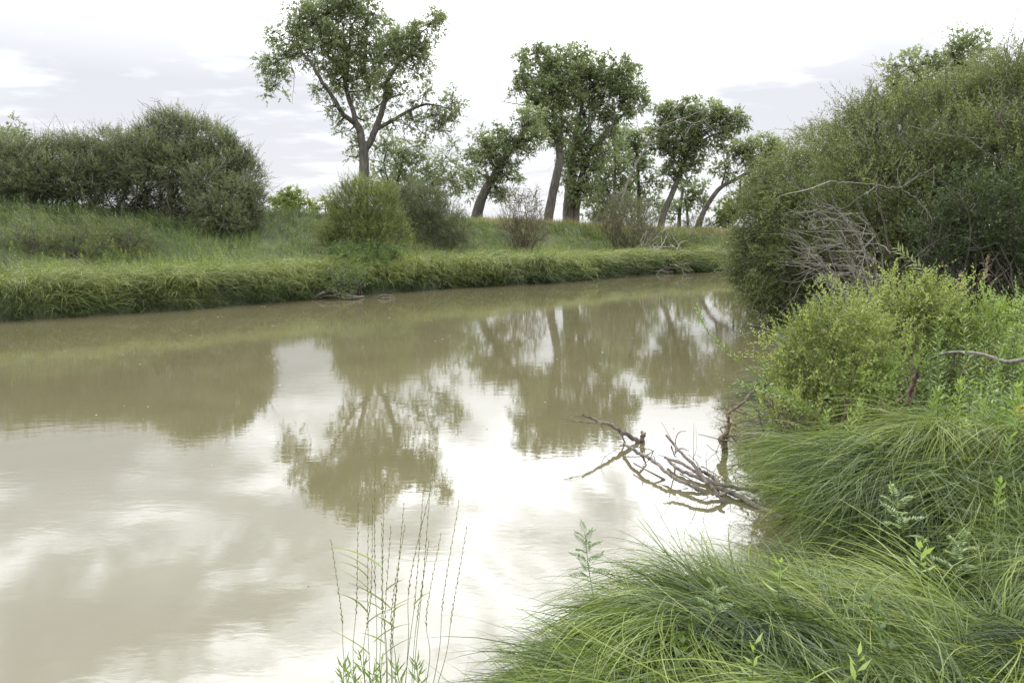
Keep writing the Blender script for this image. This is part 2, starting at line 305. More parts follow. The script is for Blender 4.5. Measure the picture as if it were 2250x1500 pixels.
# ---------------------------------------------------------------- trees
def in_ball(n, shell=.45):
    d = nrm(rng.normal(0, 1, (n, 3))); r = rng.random(n)**shell; return d*r[:, None], d
def tree(name, label, D, limbs, blobs, leaf='cotton', bark='bark', lL=.12, lW=.10, dens=1.0, clump=.5, group=None, cat='tree', dead=0, nsp=13, K=8, tscale=1.0):
    if D > 50 and D < 100: lL, lW = lL*D/50, lW*D/50
    """limbs: [(pts[(px,py,doff)], r0, r1)], blobs: [(px,py,rpx,doff[,dens])]"""
    L0 = [P(*(p[0], p[1], D+(p[2] if len(p) > 2 else 0))) for p in limbs[0][0]]
    base = L0[0].copy(); base[2] = gz(base[0], base[1]); root = empty(name, base, label, cat, group)
    gt = Geo(); nodes = []; nr = []
    for i, (pts, r0, r1) in enumerate(limbs):
        w = [P(p[0], p[1], D+(p[2] if len(p) > 2 else 0)) for p in pts]
        if i == 0: w = [np.array([w[0][0]-.05, w[0][1], base[2]-.3])]+[w[0]+np.array([0, 0, max(0.05, base[2]-w[0][2]+.05)])]+w[1:]
        w = smooth_line(w, 5, .02 if i else .0); s = np.linspace(0, 1, len(w)); rad = (r0*(1-s)+r1*s)
        if i == 0: rad = rad*(1+.55*np.exp(-s*14))
        tube(gt, w, rad, 9 if r0 > .15 else 6, .5, .12); nodes.append(w[2:]); nr.append(rad[2:])
    nodes = np.vstack(nodes); nr = np.concatenate(nr)
    gl = Geo(); gw = Geo(); A = []; B = []
    for b in blobs:
        px, py, rp, do = b[:4]; de = b[4] if len(b) > 4 else 1.0
        c = P(px, py, D+do); r = rp/F*D*1.12
        n = max(3, int(round(dens*de*13*(r/ .95)**2/(clump/.5)**2))); o_, _ = in_ball(n, .42); o_[:, 2] *= .9; out_ = rng.random(n) < .22; o_[out_] *= rng.uniform(1.1, 1.45, (int(out_.sum()), 1)); cc = c+o_*r
        # a bough into every blob, branches to every clump
        j = np.argmin(np.linalg.norm(nodes-c, axis=1)+ .0*nr); hub = c+rng.normal(0, .12*r, 3)
        thin_tubes(gt, [nodes[j]], [hub], min(nr[j]*.6, .09)*tscale, .025*tscale, .18, 6, .5, 5)
        A += [hub]*n; B += list(cc)
        tc = rng.normal(.5, .1)
        for q_, ct in zip(cc, rng.normal(tc, .13, n)):
            d0 = nrm(rng.normal(0, 1, (nsp, 3))+np.array([0, 0, .25])+nrm(q_-c)*.5)
            p0 = q_+d0*clump*rng.uniform(.0, .8, (nsp, 1))
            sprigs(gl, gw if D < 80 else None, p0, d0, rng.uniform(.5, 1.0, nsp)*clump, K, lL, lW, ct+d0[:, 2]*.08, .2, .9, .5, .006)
    thin_tubes(gw, A, B, .028*tscale, .008*tscale, .2, 4, .4)
    if dead:
        jj = rng.integers(0, len(nodes), dead); dd = nrm(rng.normal(0, 1, (dead, 3))+np.array([0, -.4, .2]))
        pts = thin_tubes(gw, nodes[jj], nodes[jj]+dd*rng.uniform(.8, 2.2, (dead, 1)), .022, .006, .3, 5, .9)
        A2 = pts[:, 3]; thin_tubes(gw, A2, A2+nrm(dd+rng.normal(0, .6, dd.shape))*rng.uniform(.4, 1, (dead, 1)), .012, .004, .3, 4, .9)
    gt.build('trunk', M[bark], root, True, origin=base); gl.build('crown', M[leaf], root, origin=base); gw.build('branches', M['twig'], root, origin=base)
    return root
G1 = 'cottonwood trees along the far bank'
tree('cottonwood_tree', 'tallest open-crowned cottonwood with forked trunk rising behind the round bright green shrub', 46,
     [([(795, 500), (798, 420), (800, 370), (799, 330)], .42, .30),
      ([(799, 335), (791, 290), (781, 270)], .27, .22), ([(783, 275), (755, 252, -.5), (732, 215, -1), (704, 173, -1.5), (685, 140, -1.6), (662, 114, -1.5), (640, 90, -1.4)], .17, .05),
      ([(783, 272), (769, 224, .6), (760, 187, 1), (765, 140, 1.1), (767, 100, 1), (775, 50, .8)], .17, .05), ([(761, 185, 1), (744, 140, 0), (755, 75, .3), (746, 30, 0)], .10, .03),
      ([(801, 335), (825, 285, -.2), (844, 229, -.6), (853, 177, -1), (877, 131, -1.2), (879, 85, -1)], .24, .06), ([(877, 128, -1.2), (919, 80, -1.3), (945, 55, -1)], .07, .02),
      ([(830, 282, 0), (877, 257, .8), (905, 240, 1.2), (942, 229, 1.6), (985, 238, 1.8)], .14, .04), ([(840, 240, -.5), (858, 200, .4), (838, 150, 1.2), (820, 90, 1.3)], .1, .03),
      ([(662, 116, -1.5), (639, 135, -2), (648, 163, -2.2)], .05, .02), ([(665, 118, -1.5), (620, 130, -1), (595, 145, -.6)], .05, .02)],
     [(665, 38, 32, -1), (715, 20, 42, 0), (770, 5, 42, .5), (815, 40, 34, .6), (750, -12, 30, 0), (700, 60, 36, -.8, .9), (655, 85, 28, -1, .8), (606, 72, 18, -1.4, .8),
      (610, 135, 30, -1, .9), (582, 142, 17, -.6, .9), (603, 190, 24, -1, .7), (640, 118, 20, -1.5, .5), (690, 110, 34, -1.2, .9), (745, 85, 38, .2), (800, 95, 42, 1), (735, 135, 38, 0, 1),
      (790, 145, 42, 1.2), (850, 120, 34, 0), (880, 85, 34, -1), (905, 120, 34, -1), (945, 55, 27, -1.2), (925, 90, 28, -1.2), (958, 30, 12, -1, .8), (915, 150, 24, -.8, .8), (855, 170, 34, -1, .9),
      (805, 195, 34, 1.1, .8), (745, 185, 30, .2, .7), (705, 190, 20, -1, .5), (730, 235, 24, -.8, .5), (742, 270, 12, 0, .6), (880, 205, 30, -.3, .45), (925, 215, 28, .8, .4), (820, 240, 26, .5, .5),
      (905, 265, 28, 1.2, .6), (950, 250, 28, 1.6, .7), (990, 225, 25, 1.8, .8), (1000, 255, 17, 1.8, .8), (965, 285, 20, 1.6, .7), (935, 300, 13, 1.4, .7), (770, 290, 17, .2, .5), (780, 318, 12, .4, .5),
      (870, 285, 18, .8, .5), (810, 265, 20, 1, .4)], dead=16, group=None, dens=1.45)
tree('young_cottonwood_tree', 'bushy young cottonwood with loose top standing right behind the tallest cottonwood', 49,
     [([(862, 500), (868, 430), (880, 370), (890, 330)], .16, .05), ([(868, 440), (920, 400, 1), (970, 360, 1)], .09, .03), ([(866, 430), (845, 370, -.8), (850, 320, -1)], .08, .03)],
     [(850, 325, 30, 0), (885, 335, 36, .5), (845, 375, 34, -.6), (900, 385, 40, .5), (945, 365, 32, .6), (950, 405, 36, 1), (990, 395, 34, 1.2), (1015, 415, 26, 1.4), (980, 345, 18, 1, .6), (1000, 320, 12, 1, .4), (830, 300, 14, 0, .5),
      (1035, 385, 20, 1.4, .8), (830, 420, 30, 0), (880, 430, 36, 0), (930, 440, 34, 0), (770, 345, 12, 0, .4)], leaf='cotton_far')
tree('cottonwood_tree', 'cottonwood with thick trunk leaning right beside the bushy young cottonwood', 54,
     [([(1046, 487), (1052, 455), (1066, 420), (1090, 380), (1118, 335), (1145, 300), (1162, 270)], .50, .14), ([(1068, 420), (1092, 425, -.5), (1105, 445, -.8)], .12, .04), ([(1100, 365), (1070, 330, .8), (1060, 300, 1)], .14, .04), ([(1130, 320), (1165, 310, -.6), (1182, 325, -1)], .1, .03)],
     [(1070, 305, 26, .5), (1095, 320, 28, 0), (1045, 335, 22, .3), (1025, 350, 14, .3, .8), (1075, 350, 32, 0), (1110, 355, 30, -.5), (1050, 375, 22, 0), (1120, 390, 24, -.5), (1095, 415, 24, 0), (1075, 400, 22, .3), (1125, 305, 28, 0),
      (1150, 280, 30, 0), (1165, 260, 26, .3), (1180, 300, 22, -.5), (1172, 332, 13, -1, .8), (1150, 320, 20, 0), (1090, 285, 13, .3, .6), (1110, 440, 12, 0, .6)], leaf='cotton', dead=6)
tree('cottonwood_tree', 'tall cottonwood with bare leaning trunk, left one of the close pair behind the brown-stemmed bush', 60,
     [([(1203, 497), (1210, 450), (1220, 400), (1230, 350), (1228, 315)], .44, .32), ([(1228, 318), (1208, 278), (1178, 230, -.5), (1155, 200, -1)], .25, .07), ([(1228, 315), (1235, 260, .5), (1225, 200, 1), (1210, 150, 1)], .2, .05), ([(1160, 232, -.8), (1130, 228, -1.2), (1100, 222, -1.5)], .05, .02)],
     [(1160, 128, 24, -1, .8), (1150, 160, 22, -1, .8), (1195, 130, 30, 0), (1235, 135, 34, 1), (1185, 165, 36, 0), (1225, 175, 38, .5), (1165, 195, 28, -1), (1130, 195, 14, -1.2, .5), (1205, 210, 36, 0), (1245, 215, 36, 1), (1180, 240, 26, -.5),
      (1215, 250, 34, 0), (1200, 285, 26, 0), (1235, 290, 30, .6), (1175, 280, 14, -.5, .6), (1225, 325, 20, 0, .7)], dead=10)
tree('cottonwood_tree', 'broad cottonwood with doubled dark trunk, right one of the close pair behind the brown-stemmed bush', 62,
     [([(1248, 497), (1250, 450), (1254, 400), (1258, 360)], .55, .42), ([(1262, 497), (1268, 440), (1278, 390), (1292, 345), (1322, 300), (1355, 265), (1385, 240)], .38, .06), ([(1258, 362), (1262, 310), (1275, 250), (1290, 200)], .3, .06), ([(1290, 345), (1315, 320, -.5), (1345, 275, -1), (1352, 230, -1)], .18, .05), ([(1258, 350), (1300, 270, -.8), (1320, 220, -1)], .16, .05)],
     [(1270, 130, 26, 0), (1255, 160, 30, 0), (1300, 145, 30, 0), (1340, 155, 30, 0), (1375, 150, 22, 0), (1385, 180, 30, 0), (1400, 215, 26, 0), (1408, 235, 14, 0, .7), (1345, 195, 36, 0), (1300, 185, 36, 0), (1270, 210, 34, .5), (1320, 225, 34, 0, .8),
      (1365, 225, 30, 0, .8), (1375, 255, 22, 0, .6), (1285, 255, 32, .6), (1330, 265, 26, 0, .6), (1270, 300, 30, 0), (1310, 305, 26, 0, .7), (1285, 340, 32, 0), (1255, 350, 26, -.5), (1300, 370, 28, -.5), (1265, 385, 24, -.5, .8), (1340, 300, 22, 0, .7), (1320, 345, 24, 0, .8), (1270, 415, 22, -1, .7), (1300, 410, 26, -1, .7), (1240, 400, 20, -1.5, .6), (1285, 440, 20, -1, .5)], dead=8)
tree('cottonwood_tree', 'slender cottonwood with thin upright trunk directly behind the grey leaning dead tree', 72,
     [([(1406, 505), (1404, 440), (1402, 380), (1398, 330)], .3, .12), ([(1403, 400), (1380, 380), (1360, 370)], .1, .04), ([(1402, 350), (1425, 330), (1440, 320)], .1, .04)],
     [(1375, 300, 22, 0), (1395, 320, 24, 0), (1365, 330, 24, 0), (1405, 350, 24, 0), (1350, 350, 16, 0, .7), (1380, 370, 18, 0, .8), (1425, 365, 18, 0, .7), (1395, 400, 18, 0, .7), (1415, 440, 22, 0, .8), (1390, 450, 22, 0, .8), (1430, 400, 22, 0, .8), (1375, 410, 22, 0, .8), (1440, 450, 22, 0, .7), (1405, 300, 20, 0, .8)], leaf='cotton_far', bark='bark_far', nsp=9)
tree('cottonwood_tree', 'low spreading cottonwood tangled with grey twigs right of the doubled dark trunk', 68,
     [([(1352, 500), (1350, 440), (1351, 380), (1350, 300)], .26, .08), ([(1350, 450), (1325, 415), (1300, 410)], .1, .04)],
     [(1350, 290, 20, 0), (1345, 325, 22, 0, .9), (1360, 355, 24, 0, .9), (1325, 370, 22, 0, .8), (1380, 400, 22, 0, .7), (1300, 470, 20, 0, .6), (1315, 400, 24, 0), (1335, 425, 26, 0), (1310, 440, 26, 0), (1350, 455, 26, 0), (1325, 470, 24, 0), (1370, 430, 22, 0), (1345, 385, 18, 0, .6)], leaf='cotton_far', bark='bark_far', dead=14, nsp=9)
tree('cottonwood_tree', 'cottonwood with trunk leaning right and wind-swept crown beside the bare grey dead tree', 66,
     [([(1452, 498), (1462, 460), (1476, 428), (1496, 376), (1512, 328), (1522, 290)], .36, .16), ([(1522, 292), (1535, 265), (1555, 245)], .14, .05), ([(1512, 330), (1560, 300, -.5), (1600, 285, -.8)], .13, .04), ([(1500, 372), (1465, 330, .5), (1455, 280, .5)], .13, .04)],
     [(1445, 285, 22, 0), (1465, 255, 24, 0), (1450, 315, 22, 0), (1500, 245, 28, 0), (1535, 250, 30, 0), (1570, 250, 26, 0), (1600, 262, 26, 0), (1628, 268, 17, 0, .8), (1595, 290, 24, 0), (1555, 290, 28, 0), (1515, 285, 30, 0), (1480, 290, 28, 0), (1475, 330, 26, 0), (1510, 335, 26, 0),
      (1545, 325, 24, 0), (1580, 312, 16, 0, .7), (1495, 365, 24, 0), (1530, 360, 20, 0), (1465, 365, 18, 0, .7), (1480, 395, 18, 0, .7), (1510, 395, 16, 0, .7), (1440, 235, 8, 0, .5)], dead=12)
tree('cottonwood_tree', 'small cottonwood on two thin dark trunks behind the leaning wind-swept one', 76,
     [([(1492, 505), (1493, 470), (1497, 440), (1500, 410)], .26, .12), ([(1512, 505), (1510, 470), (1506, 440)], .16, .1)],
     [(1530, 425, 20, 0), (1550, 412, 12, 0), (1515, 450, 18, 0, .8), (1480, 450, 18, 0, .8), (1540, 450, 16, 0, .7), (1465, 470, 16, 0, .8), (1500, 420, 16, 0, .8)], leaf='cotton_far', bark='bark_far', nsp=9)
tree('cottonwood_tree', 'cottonwood leaning hard to the right toward the willow mass on the right bank', 68,
     [([(1534, 500), (1545, 468), (1560, 442), (1584, 412), (1628, 388), (1675, 362), (1715, 345)], .32, .1), ([(1584, 412), (1592, 385), (1598, 365)], .1, .04)],
     [(1590, 375, 18, 0), (1600, 395, 13, 0, .7), (1618, 335, 20, 0), (1640, 322, 24, 0), (1640, 350, 20, 0), (1675, 325, 26, 0), (1705, 325, 20, 0), (1690, 350, 24, 0), (1660, 370, 20, 0, .6), (1720, 365, 30, 0), (1690, 395, 28, 1), (1650, 405, 22, 1.5), (1670, 430, 26, 1.5), (1700, 440, 34, 1.5), (1650, 460, 20, 1.5)], dead=8)
tree('small_tree', 'small rounded bright green tree under the hard-leaning cottonwood', 70,
     [([(1600, 515), (1603, 490), (1608, 465)], .14, .08)], [(1620, 438, 18, 0), (1605, 455, 22, 0), (1590, 472, 20, 0), (1580, 485, 16, 0), (1622, 462, 18, 0), (1605, 485, 18, 0)], leaf='brightshrub', bark='bark_far', nsp=10, dens=1.1)
# bleached dead tree
root = empty('dead_tree', [*P(1372, 480, 63)[:2], 2.3], 'bare grey dead tree leaning right with a forked leafless top', 'dead tree'); g = Geo()
def px_tube(g, pts, D, r0, r1, sides=6, tint=.7, wob=.01):
    w = smooth_line([P(p[0], p[1], D+(p[2] if len(p) > 2 else 0)) for p in pts], 5, wob); tube(g, w, np.linspace(r0, r1, len(w)), sides, tint, .1); return w
base = np.array(root.location)
px_tube(g, [(1355, 500), (1372, 420), (1400, 356), (1424, 320), (1428, 302), (1452, 280), (1492, 264), (1512, 256)], 63, .13, .035)
g.build('trunk', M['greytwig'], root, True, origin=base); g = Geo()
for pl in [[(1424, 318), (1405, 290), (1398, 250), (1402, 240)], [(1492, 264), (1530, 270), (1560, 258)], [(1452, 280), (1465, 262), (1480, 240), (1500, 235)], [(1512, 256), (1540, 245), (1570, 235)], [(1505, 300), (1520, 275), (1545, 262), (1560, 240), (1575, 235)], [(1545, 262), (1590, 305), (1640, 300)], [(1400, 356), (1385, 345), (1372, 350)]]:
    px_tube(g, pl, 62, .035, .01, 5)
g.build('branches', M['greytwig'], root, True, origin=base)
# distant trees
tree('distant_tree', 'small hazy distant tree seen in the gap between the left thicket and the round shrub', 110, [([(640, 478), (640, 450), (642, 430)], .2, .1)],
     [(630, 428, 16, 0), (652, 435, 16, 0), (640, 450, 20, 0), (615, 442, 16, 2), (600, 450, 14, 2), (668, 450, 12, 1), (655, 458, 14, 0), (625, 460, 16, 0)], leaf='brightshrub', bark='bark_far', lL=.3, lW=.24, clump=.8, nsp=8, K=7, dens=1.4)
tree('distant_tree', 'second hazy distant tree low on the horizon touching the round bright shrub', 120, [([(715, 478), (715, 455)], .2, .1)],
     [(700, 452, 10, 0), (718, 448, 13, 0), (735, 455, 12, 0), (690, 460, 9, 0)], leaf='brightshrub', bark='bark_far', lL=.3, lW=.24, clump=.8, nsp=8, K=7, dens=1.4)
tree('distant_tree', 'dark rounded tree top rising behind the far left willow thicket', 52, [([(15, 470), (15, 400), (18, 320)], .3, .1)],
     [(5, 305, 32, 0), (40, 312, 26, 0), (-30, 320, 34, 0), (60, 335, 22, 0), (20, 345, 36, 0)], leaf='cotton')
tree('cottonwood_tree', 'cottonwood top standing above and behind the right bank willow mass', 30,
     [([(2090, 560), (2095, 400), (2100, 250), (2110, 140)], .28, .06), ([(2098, 260), (2040, 190), (2000, 150)], .12, .03), ([(2100, 250), (2160, 200), (2210, 170)], .1, .03)],
     [(2120, 100, 30, 0), (2095, 125, 30, 0), (2140, 130, 34, 0), (2110, 160, 38, 0), (2060, 155, 28, 0), (2000, 150, 28, 0), (1970, 145, 22, 0), (1965, 190, 26, 0), (2010, 190, 32, 0), (2050, 200, 34, 0), (1985, 225, 30, 0), (2110, 210, 40, 0), (2160, 190, 36, 0), (2040, 240, 36, 0), (2200, 230, 40, 0), (2150, 250, 40, 0)], lL=.10, lW=.085, clump=.4, leaf='cotton')

# ---------------------------------------------------------------- bushes
def bush(name, label, D, base_pts, blobs, leaf='willow', stem='twig', lL=.06, lW=.014, sL=.4, K=14, dens=300, shell=(.55, 1.05), bare=0, bare_mat='greytwig', nstem=18, group=None, cat='bush', upb=.6, droop=.15, stem_r=.03, bare_len=1.0, dark_in=.25, lumpy=.55, tint0=.38, twr=.003, up=.7):
    """base_pts [(px,py,D)] stems start there; blobs (px,py,rpx,doff[,dens]); dens = sprigs per m2 of blob surface"""
    bw = []
    for b in base_pts:
        p = P(*b); p[2] = gz(p[0], p[1]) if gz(p[0], p[1]) > -.05 else p[2]; bw.append(p)
    bw = np.array(bw); base = bw.mean(0); root = empty(name, base, label, cat, group)
    gl = Geo(); gs = Geo(); gw = Geo(); gb = Geo(); cs = []
    for b in blobs:
        px, py, rp, do = b[:4]; de = b[4] if len(b) > 4 else 1
        c = P(px, py, D+do); r = rp/F*(D+do); cs.append((c, r))
        n = int(dens*de*4*3.14*r*r*.35*2.2); 
        d = nrm(rng.normal(0, 1, (n, 3))); lump = fbm(d[:, 0]*2.2+px, d[:, 2]*2.2+d[:, 1]*1.7+py, 3)
        rr = r*(shell[0]+(shell[1]-shell[0])*rng.random(n)**.6)*(1.0-lumpy*.5+lumpy*lump)
        p0 = c+d*rr[:, None]; sd = nrm(d*.9+np.array([0, 0, upb])+rng.normal(0, .45, (n, 3)))
        keep = p0[:, 2] > np.maximum(base[2]-.3, .05) if upb > 0 else p0[:, 2] > .05
        p0, sd, rr, lump = p0[keep], sd[keep], rr[keep], lump[keep]; n = len(p0)
        longs = rng.random(n) < .08; tt = tint0+.6*(lump-.5)+.25*(rr/r-.75)+rng.normal(0, .08, n)+rng.normal(0, .05)  # inner and hollow sprigs tinted darker, interior shade painted into the leaves
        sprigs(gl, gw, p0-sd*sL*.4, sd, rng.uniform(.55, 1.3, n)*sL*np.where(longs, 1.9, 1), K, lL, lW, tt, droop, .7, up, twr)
    # stems
    A = []; B = []
    for c, r in cs:
        for k in range(max(1, int(nstem/len(cs)*1.0+.5))):
            A.append(bw[rng.integers(len(bw))]+rng.normal(0, .18, 3)*np.array([1, 1, 0])-np.array([0, 0, .1])); B.append(c+rng.normal(0, .5, 3)*r)
    pts = thin_tubes(gs, A, B, stem_r, stem_r*.3, .22, 8, .5, 5)
    bi = rng.integers(0, len(A), len(A)*5); st = pts[bi, rng.integers(3, 8, len(bi))]
    tgt = st+nrm(rng.normal(0, 1, (len(bi), 3))+np.array([0, 0, .8]))*rng.uniform(.4, 1.0, (len(bi), 1))*np.array([cs[i % len(cs)][1] for i in range(len(bi))])[:, None]*.8
    thin_tubes(gs, st, tgt, stem_r*.4, stem_r*.15, .25, 5, .5, 4)
    if bare:
        ci = rng.integers(0, len(cs), bare); d = nrm(rng.normal(0, 1, (bare, 3))+np.array([0, -.7, .25])); cc = np.array([cs[i][0] for i in ci]); rr = np.array([cs[i][1] for i in ci])[:, None]
        a = cc+d*rr*.75; e = cc+nrm(d+rng.normal(0, .45, d.shape)+np.array([0, 0, .25]))*rr*1.02+nrm(rng.normal(0, 1, d.shape)+np.array([0, 0, .3]))*bare_len*rng.uniform(.2, .6, (bare, 1))
        pt = thin_tubes(gb, a, e, twr*3.2, twr*1.1, .3, 6, .6, 3)
        for k in range(3):
            s2 = pt[np.arange(bare), rng.integers(2, 6, bare)]; thin_tubes(gb, s2, s2+nrm(e-a+rng.normal(0, .8, a.shape)*np.linalg.norm(e-a, axis=1)[:, None])*bare_len*rng.uniform(.2, .5, (bare, 1)), twr*2, twr*.8, .3, 4, .6, 3)
        gb.build('bare_twigs', M[bare_mat], root, origin=base)
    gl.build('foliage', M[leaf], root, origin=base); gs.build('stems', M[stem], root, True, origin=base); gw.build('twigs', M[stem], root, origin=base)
    return root
# far bank
bush('willow_thicket', 'large domed olive willow thicket with exposed grey stems on the far left bank', 32,
     [(310, 470, 33), (350, 478, 32), (395, 490, 31.5), (430, 490, 32), (470, 500, 31), (270, 470, 33.5), (520, 500, 31.5)],
     [(390, 300, 52, 1), (330, 315, 50, 1), (450, 310, 46, 1), (280, 345, 52, .5), (350, 355, 55, 0), (420, 360, 55, 0), (490, 350, 50, .5), (530, 390, 45, .5), (250, 320, 40, 1.5), (460, 410, 52, -.8), (400, 410, 44, 0, .7), (520, 440, 45, -.5), (550, 430, 35, 0), (470, 460, 40, -1.5), (510, 480, 32, -1.5),
      (245, 385, 46, .5), (300, 395, 40, 0, .7), (370, 270, 26, 1), (300, 445, 36, 1, .7), (350, 455, 34, 1, .7), (410, 460, 34, .8, .7), (545, 345, 20, .5, .7), (505, 310, 24, .8), (560, 480, 25, 0)], 'greywillow', lL=.10, lW=.03, sL=.55, K=14, lumpy=1.35, dens=78, bare=110, nstem=70, stem_r=.045, twr=.006, bare_len=1.1)
bush('willow_thicket', 'lower grey-green willow thicket running out of frame on the far left bank', 31,
     [(20, 455, 33), (80, 458, 33), (130, 460, 33), (180, 462, 33), (220, 465, 33), (-40, 455, 33)],
     [(20, 355, 50, 0), (-50, 350, 60, 0), (80, 350, 46, 0), (140, 350, 44, .8), (190, 340, 46, 1.2), (60, 390, 46, -.8), (0, 400, 50, -.8), (120, 400, 44, -.3), (170, 390, 46, 0), (-70, 410, 60, -.5), (215, 390, 40, .5), (150, 320, 28, 1.5), (110, 445, 34, 1, .7), (180, 450, 34, 1, .7), (40, 445, 34, 1, .7), (235, 445, 34, 1, .7), (-30, 445, 40, 1, .7), (90, 420, 32, -.5, .6), (30, 425, 34, -1, .7)],
     'greywillow', lL=.10, lW=.03, sL=.55, K=14, lumpy=1.35, dens=78, bare=80, nstem=60, stem_r=.04, twr=.006, bare_len=1.0)
bush('green_shrub', 'round bright yellow-green shrub in front of the tallest cottonwood', 30,
     [(800, 540, 31), (780, 540, 31), (820, 540, 31), (840, 535, 31)],
     [(800, 440, 48, 0), (720, 520, 26, 0), (880, 515, 26, 0), (690, 500, 14, .5, .7), (760, 405, 14, 0, .6), (760, 450, 38, 0), (840, 450, 42, 0), (770, 490, 46, -.4), (820, 490, 50, -.6), (860, 490, 30, 0), (735, 500, 24, 0), (785, 415, 22, 0), (820, 520, 36, -.8), (850, 415, 20, .5), (730, 450, 16, 0, .7)], 'brightshrub', lL=.07, lW=.022, sL=.45, K=12, dens=110, nstem=24, twr=.005, upb=.9, lumpy=1.5)
bush('grey_shrub', 'dense grey-green shrub immediately right of the round yellow-green shrub', 36,
     [(940, 510, 38), (920, 500, 38), (970, 520, 37), (1000, 530, 36.5)],
     [(910, 440, 42, .5), (950, 450, 44, .5), (900, 475, 32, 0), (940, 485, 38, 0), (980, 480, 38, 0), (1010, 500, 32, -.4), (1000, 525, 30, -.8), (880, 430, 26, .5), (975, 510, 28, -.5)], 'greywillow', lL=.08, lW=.022, sL=.5, K=12, dens=80, nstem=20, twr=.006, lumpy=1.4)
bush('brown_stemmed_bush', 'thin-leaved bush of upright reddish-brown stems at the foot of the slope', 38,
     [(1150, 560, 38.5), (1160, 560, 38.5), (1145, 560, 38.5), (1155, 560, 38.5)],
     [(1150, 460, 40, 0, .8), (1120, 485, 28, 0, .7), (1180, 480, 28, 0, .7), (1150, 500, 34, 0, .6), (1115, 515, 22, 0, .5), (1185, 515, 20, 0, .5), (1130, 440, 20, 0, .7), (1170, 445, 20, 0, .7)], 'willow', 'redtwig', lL=.07, lW=.02, sL=.5, K=9, dens=24, nstem=80, bare=70, bare_mat='redtwig', upb=1.5, droop=0, stem_r=.018, twr=.007)
bush('willow_bush', 'wide upright green-brown willow bush below the slender cottonwood', 43,
     [(1370, 545, 45), (1350, 540, 45), (1390, 548, 45), (1380, 548, 45), (1400, 548, 45)],
     [(1370, 465, 40, 0, .8), (1340, 485, 30, 0, .8), (1410, 470, 32, 0, .8), (1430, 495, 28, 0), (1380, 500, 38, 0, .8), (1345, 510, 24, 0), (1415, 515, 28, -.3), (1360, 440, 20, 0, .5), (1320, 490, 16, 0, .5)], 'willow', 'redtwig', lL=.08, lW=.024, sL=.55, K=10, dens=26, nstem=60, bare=60, upb=1.4, droop=0, stem_r=.02, twr=.007)
bush('willow_bush', 'low light-green shrub right of the wide upright willow bush, half over fallen grey branches', 44,
     [(1490, 560, 45), (1460, 560, 45)], [(1450, 525, 26, 0), (1480, 525, 30, 0), (1515, 530, 26, 0), (1500, 550, 20, -.5), (1465, 550, 22, -.5), (1530, 510, 12, 0, .6)], 'brightshrub', lL=.08, lW=.025, sL=.45, K=11, dens=42, nstem=20, bare=16, twr=.006)
bush('dark_bush', 'small dark bush at the foot of the hard-leaning cottonwood', 60,
     [(1530, 515, 62)], [(1520, 490, 18, 0), (1545, 495, 20, 0), (1500, 500, 16, 0), (1560, 505, 14, 0), (1478, 505, 14, 0)], 'willow', lL=.1, lW=.03, sL=.5, K=10, dens=26, nstem=12, bare=20, twr=.008)
bush('understorey_bush', 'loose leafy green bush filling the gap under the slender cottonwood', 64, [(1340, 500, 66), (1390, 500, 66)],
     [(1310, 455, 26, 0, .7), (1345, 470, 28, 0, .7), (1385, 465, 28, 0, .7), (1420, 475, 24, 0, .7), (1365, 440, 22, 0, .6), (1325, 485, 24, 0, .8), (1400, 490, 24, 0, .8)], 'willow', lL=.14, lW=.05, sL=.6, K=10, dens=16, nstem=20, bare=30, twr=.008)
bush('waterside_shrub', 'low grey-green shrub on the far waterline near the river bend', 41.5,
     [(1510, 585, 42)], [(1500, 570, 20, 0), (1520, 572, 18, 0), (1485, 578, 14, 0), (1540, 575, 16, .5)], 'greywillow', lL=.07, lW=.022, sL=.4, K=10, dens=38, nstem=14, twr=.006)
bush('waterside_shrub', 'small green shrub growing where the far bank meets the overhanging willow', 46,
     [(1580, 575, 47)], [(1570, 560, 22, 0), (1600, 555, 24, 0), (1640, 555, 26, 0), (1600, 530, 14, 2), (1540, 525, 14, 6), (1575, 578, 14, -1)], 'willow', lL=.08, lW=.022, sL=.4, K=10, dens=38, nstem=14, twr=.006)
for i, (px, py, D, lab) in enumerate([(60, 520, 24.5, 'leafy green shrub low on the slope at far left edge'), (170, 525, 25, 'dull green shrub under the lower willow thicket'), (270, 520, 26.5, 'sprawling green shrub below the gap between the two willow thickets')]):
    bush('slope_shrub', lab, D, [(px, py+30, D)], [(px-30, py+5, 34, 0, .8), (px+30, py, 34, .3, .8), (px, py-15, 30, .5, .8), (px+55, py+15, 24, 0, .8), (px-60, py+12, 24, 0, .8)], 'willow', lL=.07, lW=.025, sL=.4, K=10, dens=45, nstem=14, twr=.005)
bush('pale_leafed_shrub', 'low pale green broad-leaved shrub on the terrace below the round yellow-green shrub', 28, [(800, 580, 28.5)],
     [(740, 560, 20, 0), (775, 556, 22, 0), (815, 555, 24, 0), (850, 558, 20, 0), (875, 560, 14, 0), (760, 575, 20, -.6), (800, 580, 26, -.8), (835, 578, 20, -.6)], 'forb', lL=.10, lW=.035, sL=.35, K=9, dens=60, nstem=14, twr=.005, upb=1.4, droop=0)
bush('leafy_bush', 'light green leafy bush growing out over the sedge beside the driftwood', 24.6, [(775, 640, 25)],
     [(730, 610, 24, 0, .7), (765, 600, 28, 0, .7), (800, 610, 22, 0, .7), (755, 625, 26, -.3, .8), (720, 590, 14, .4, .6)], 'forb', lL=.06, lW=.024, sL=.3, K=9, dens=70, nstem=14, twr=.004)
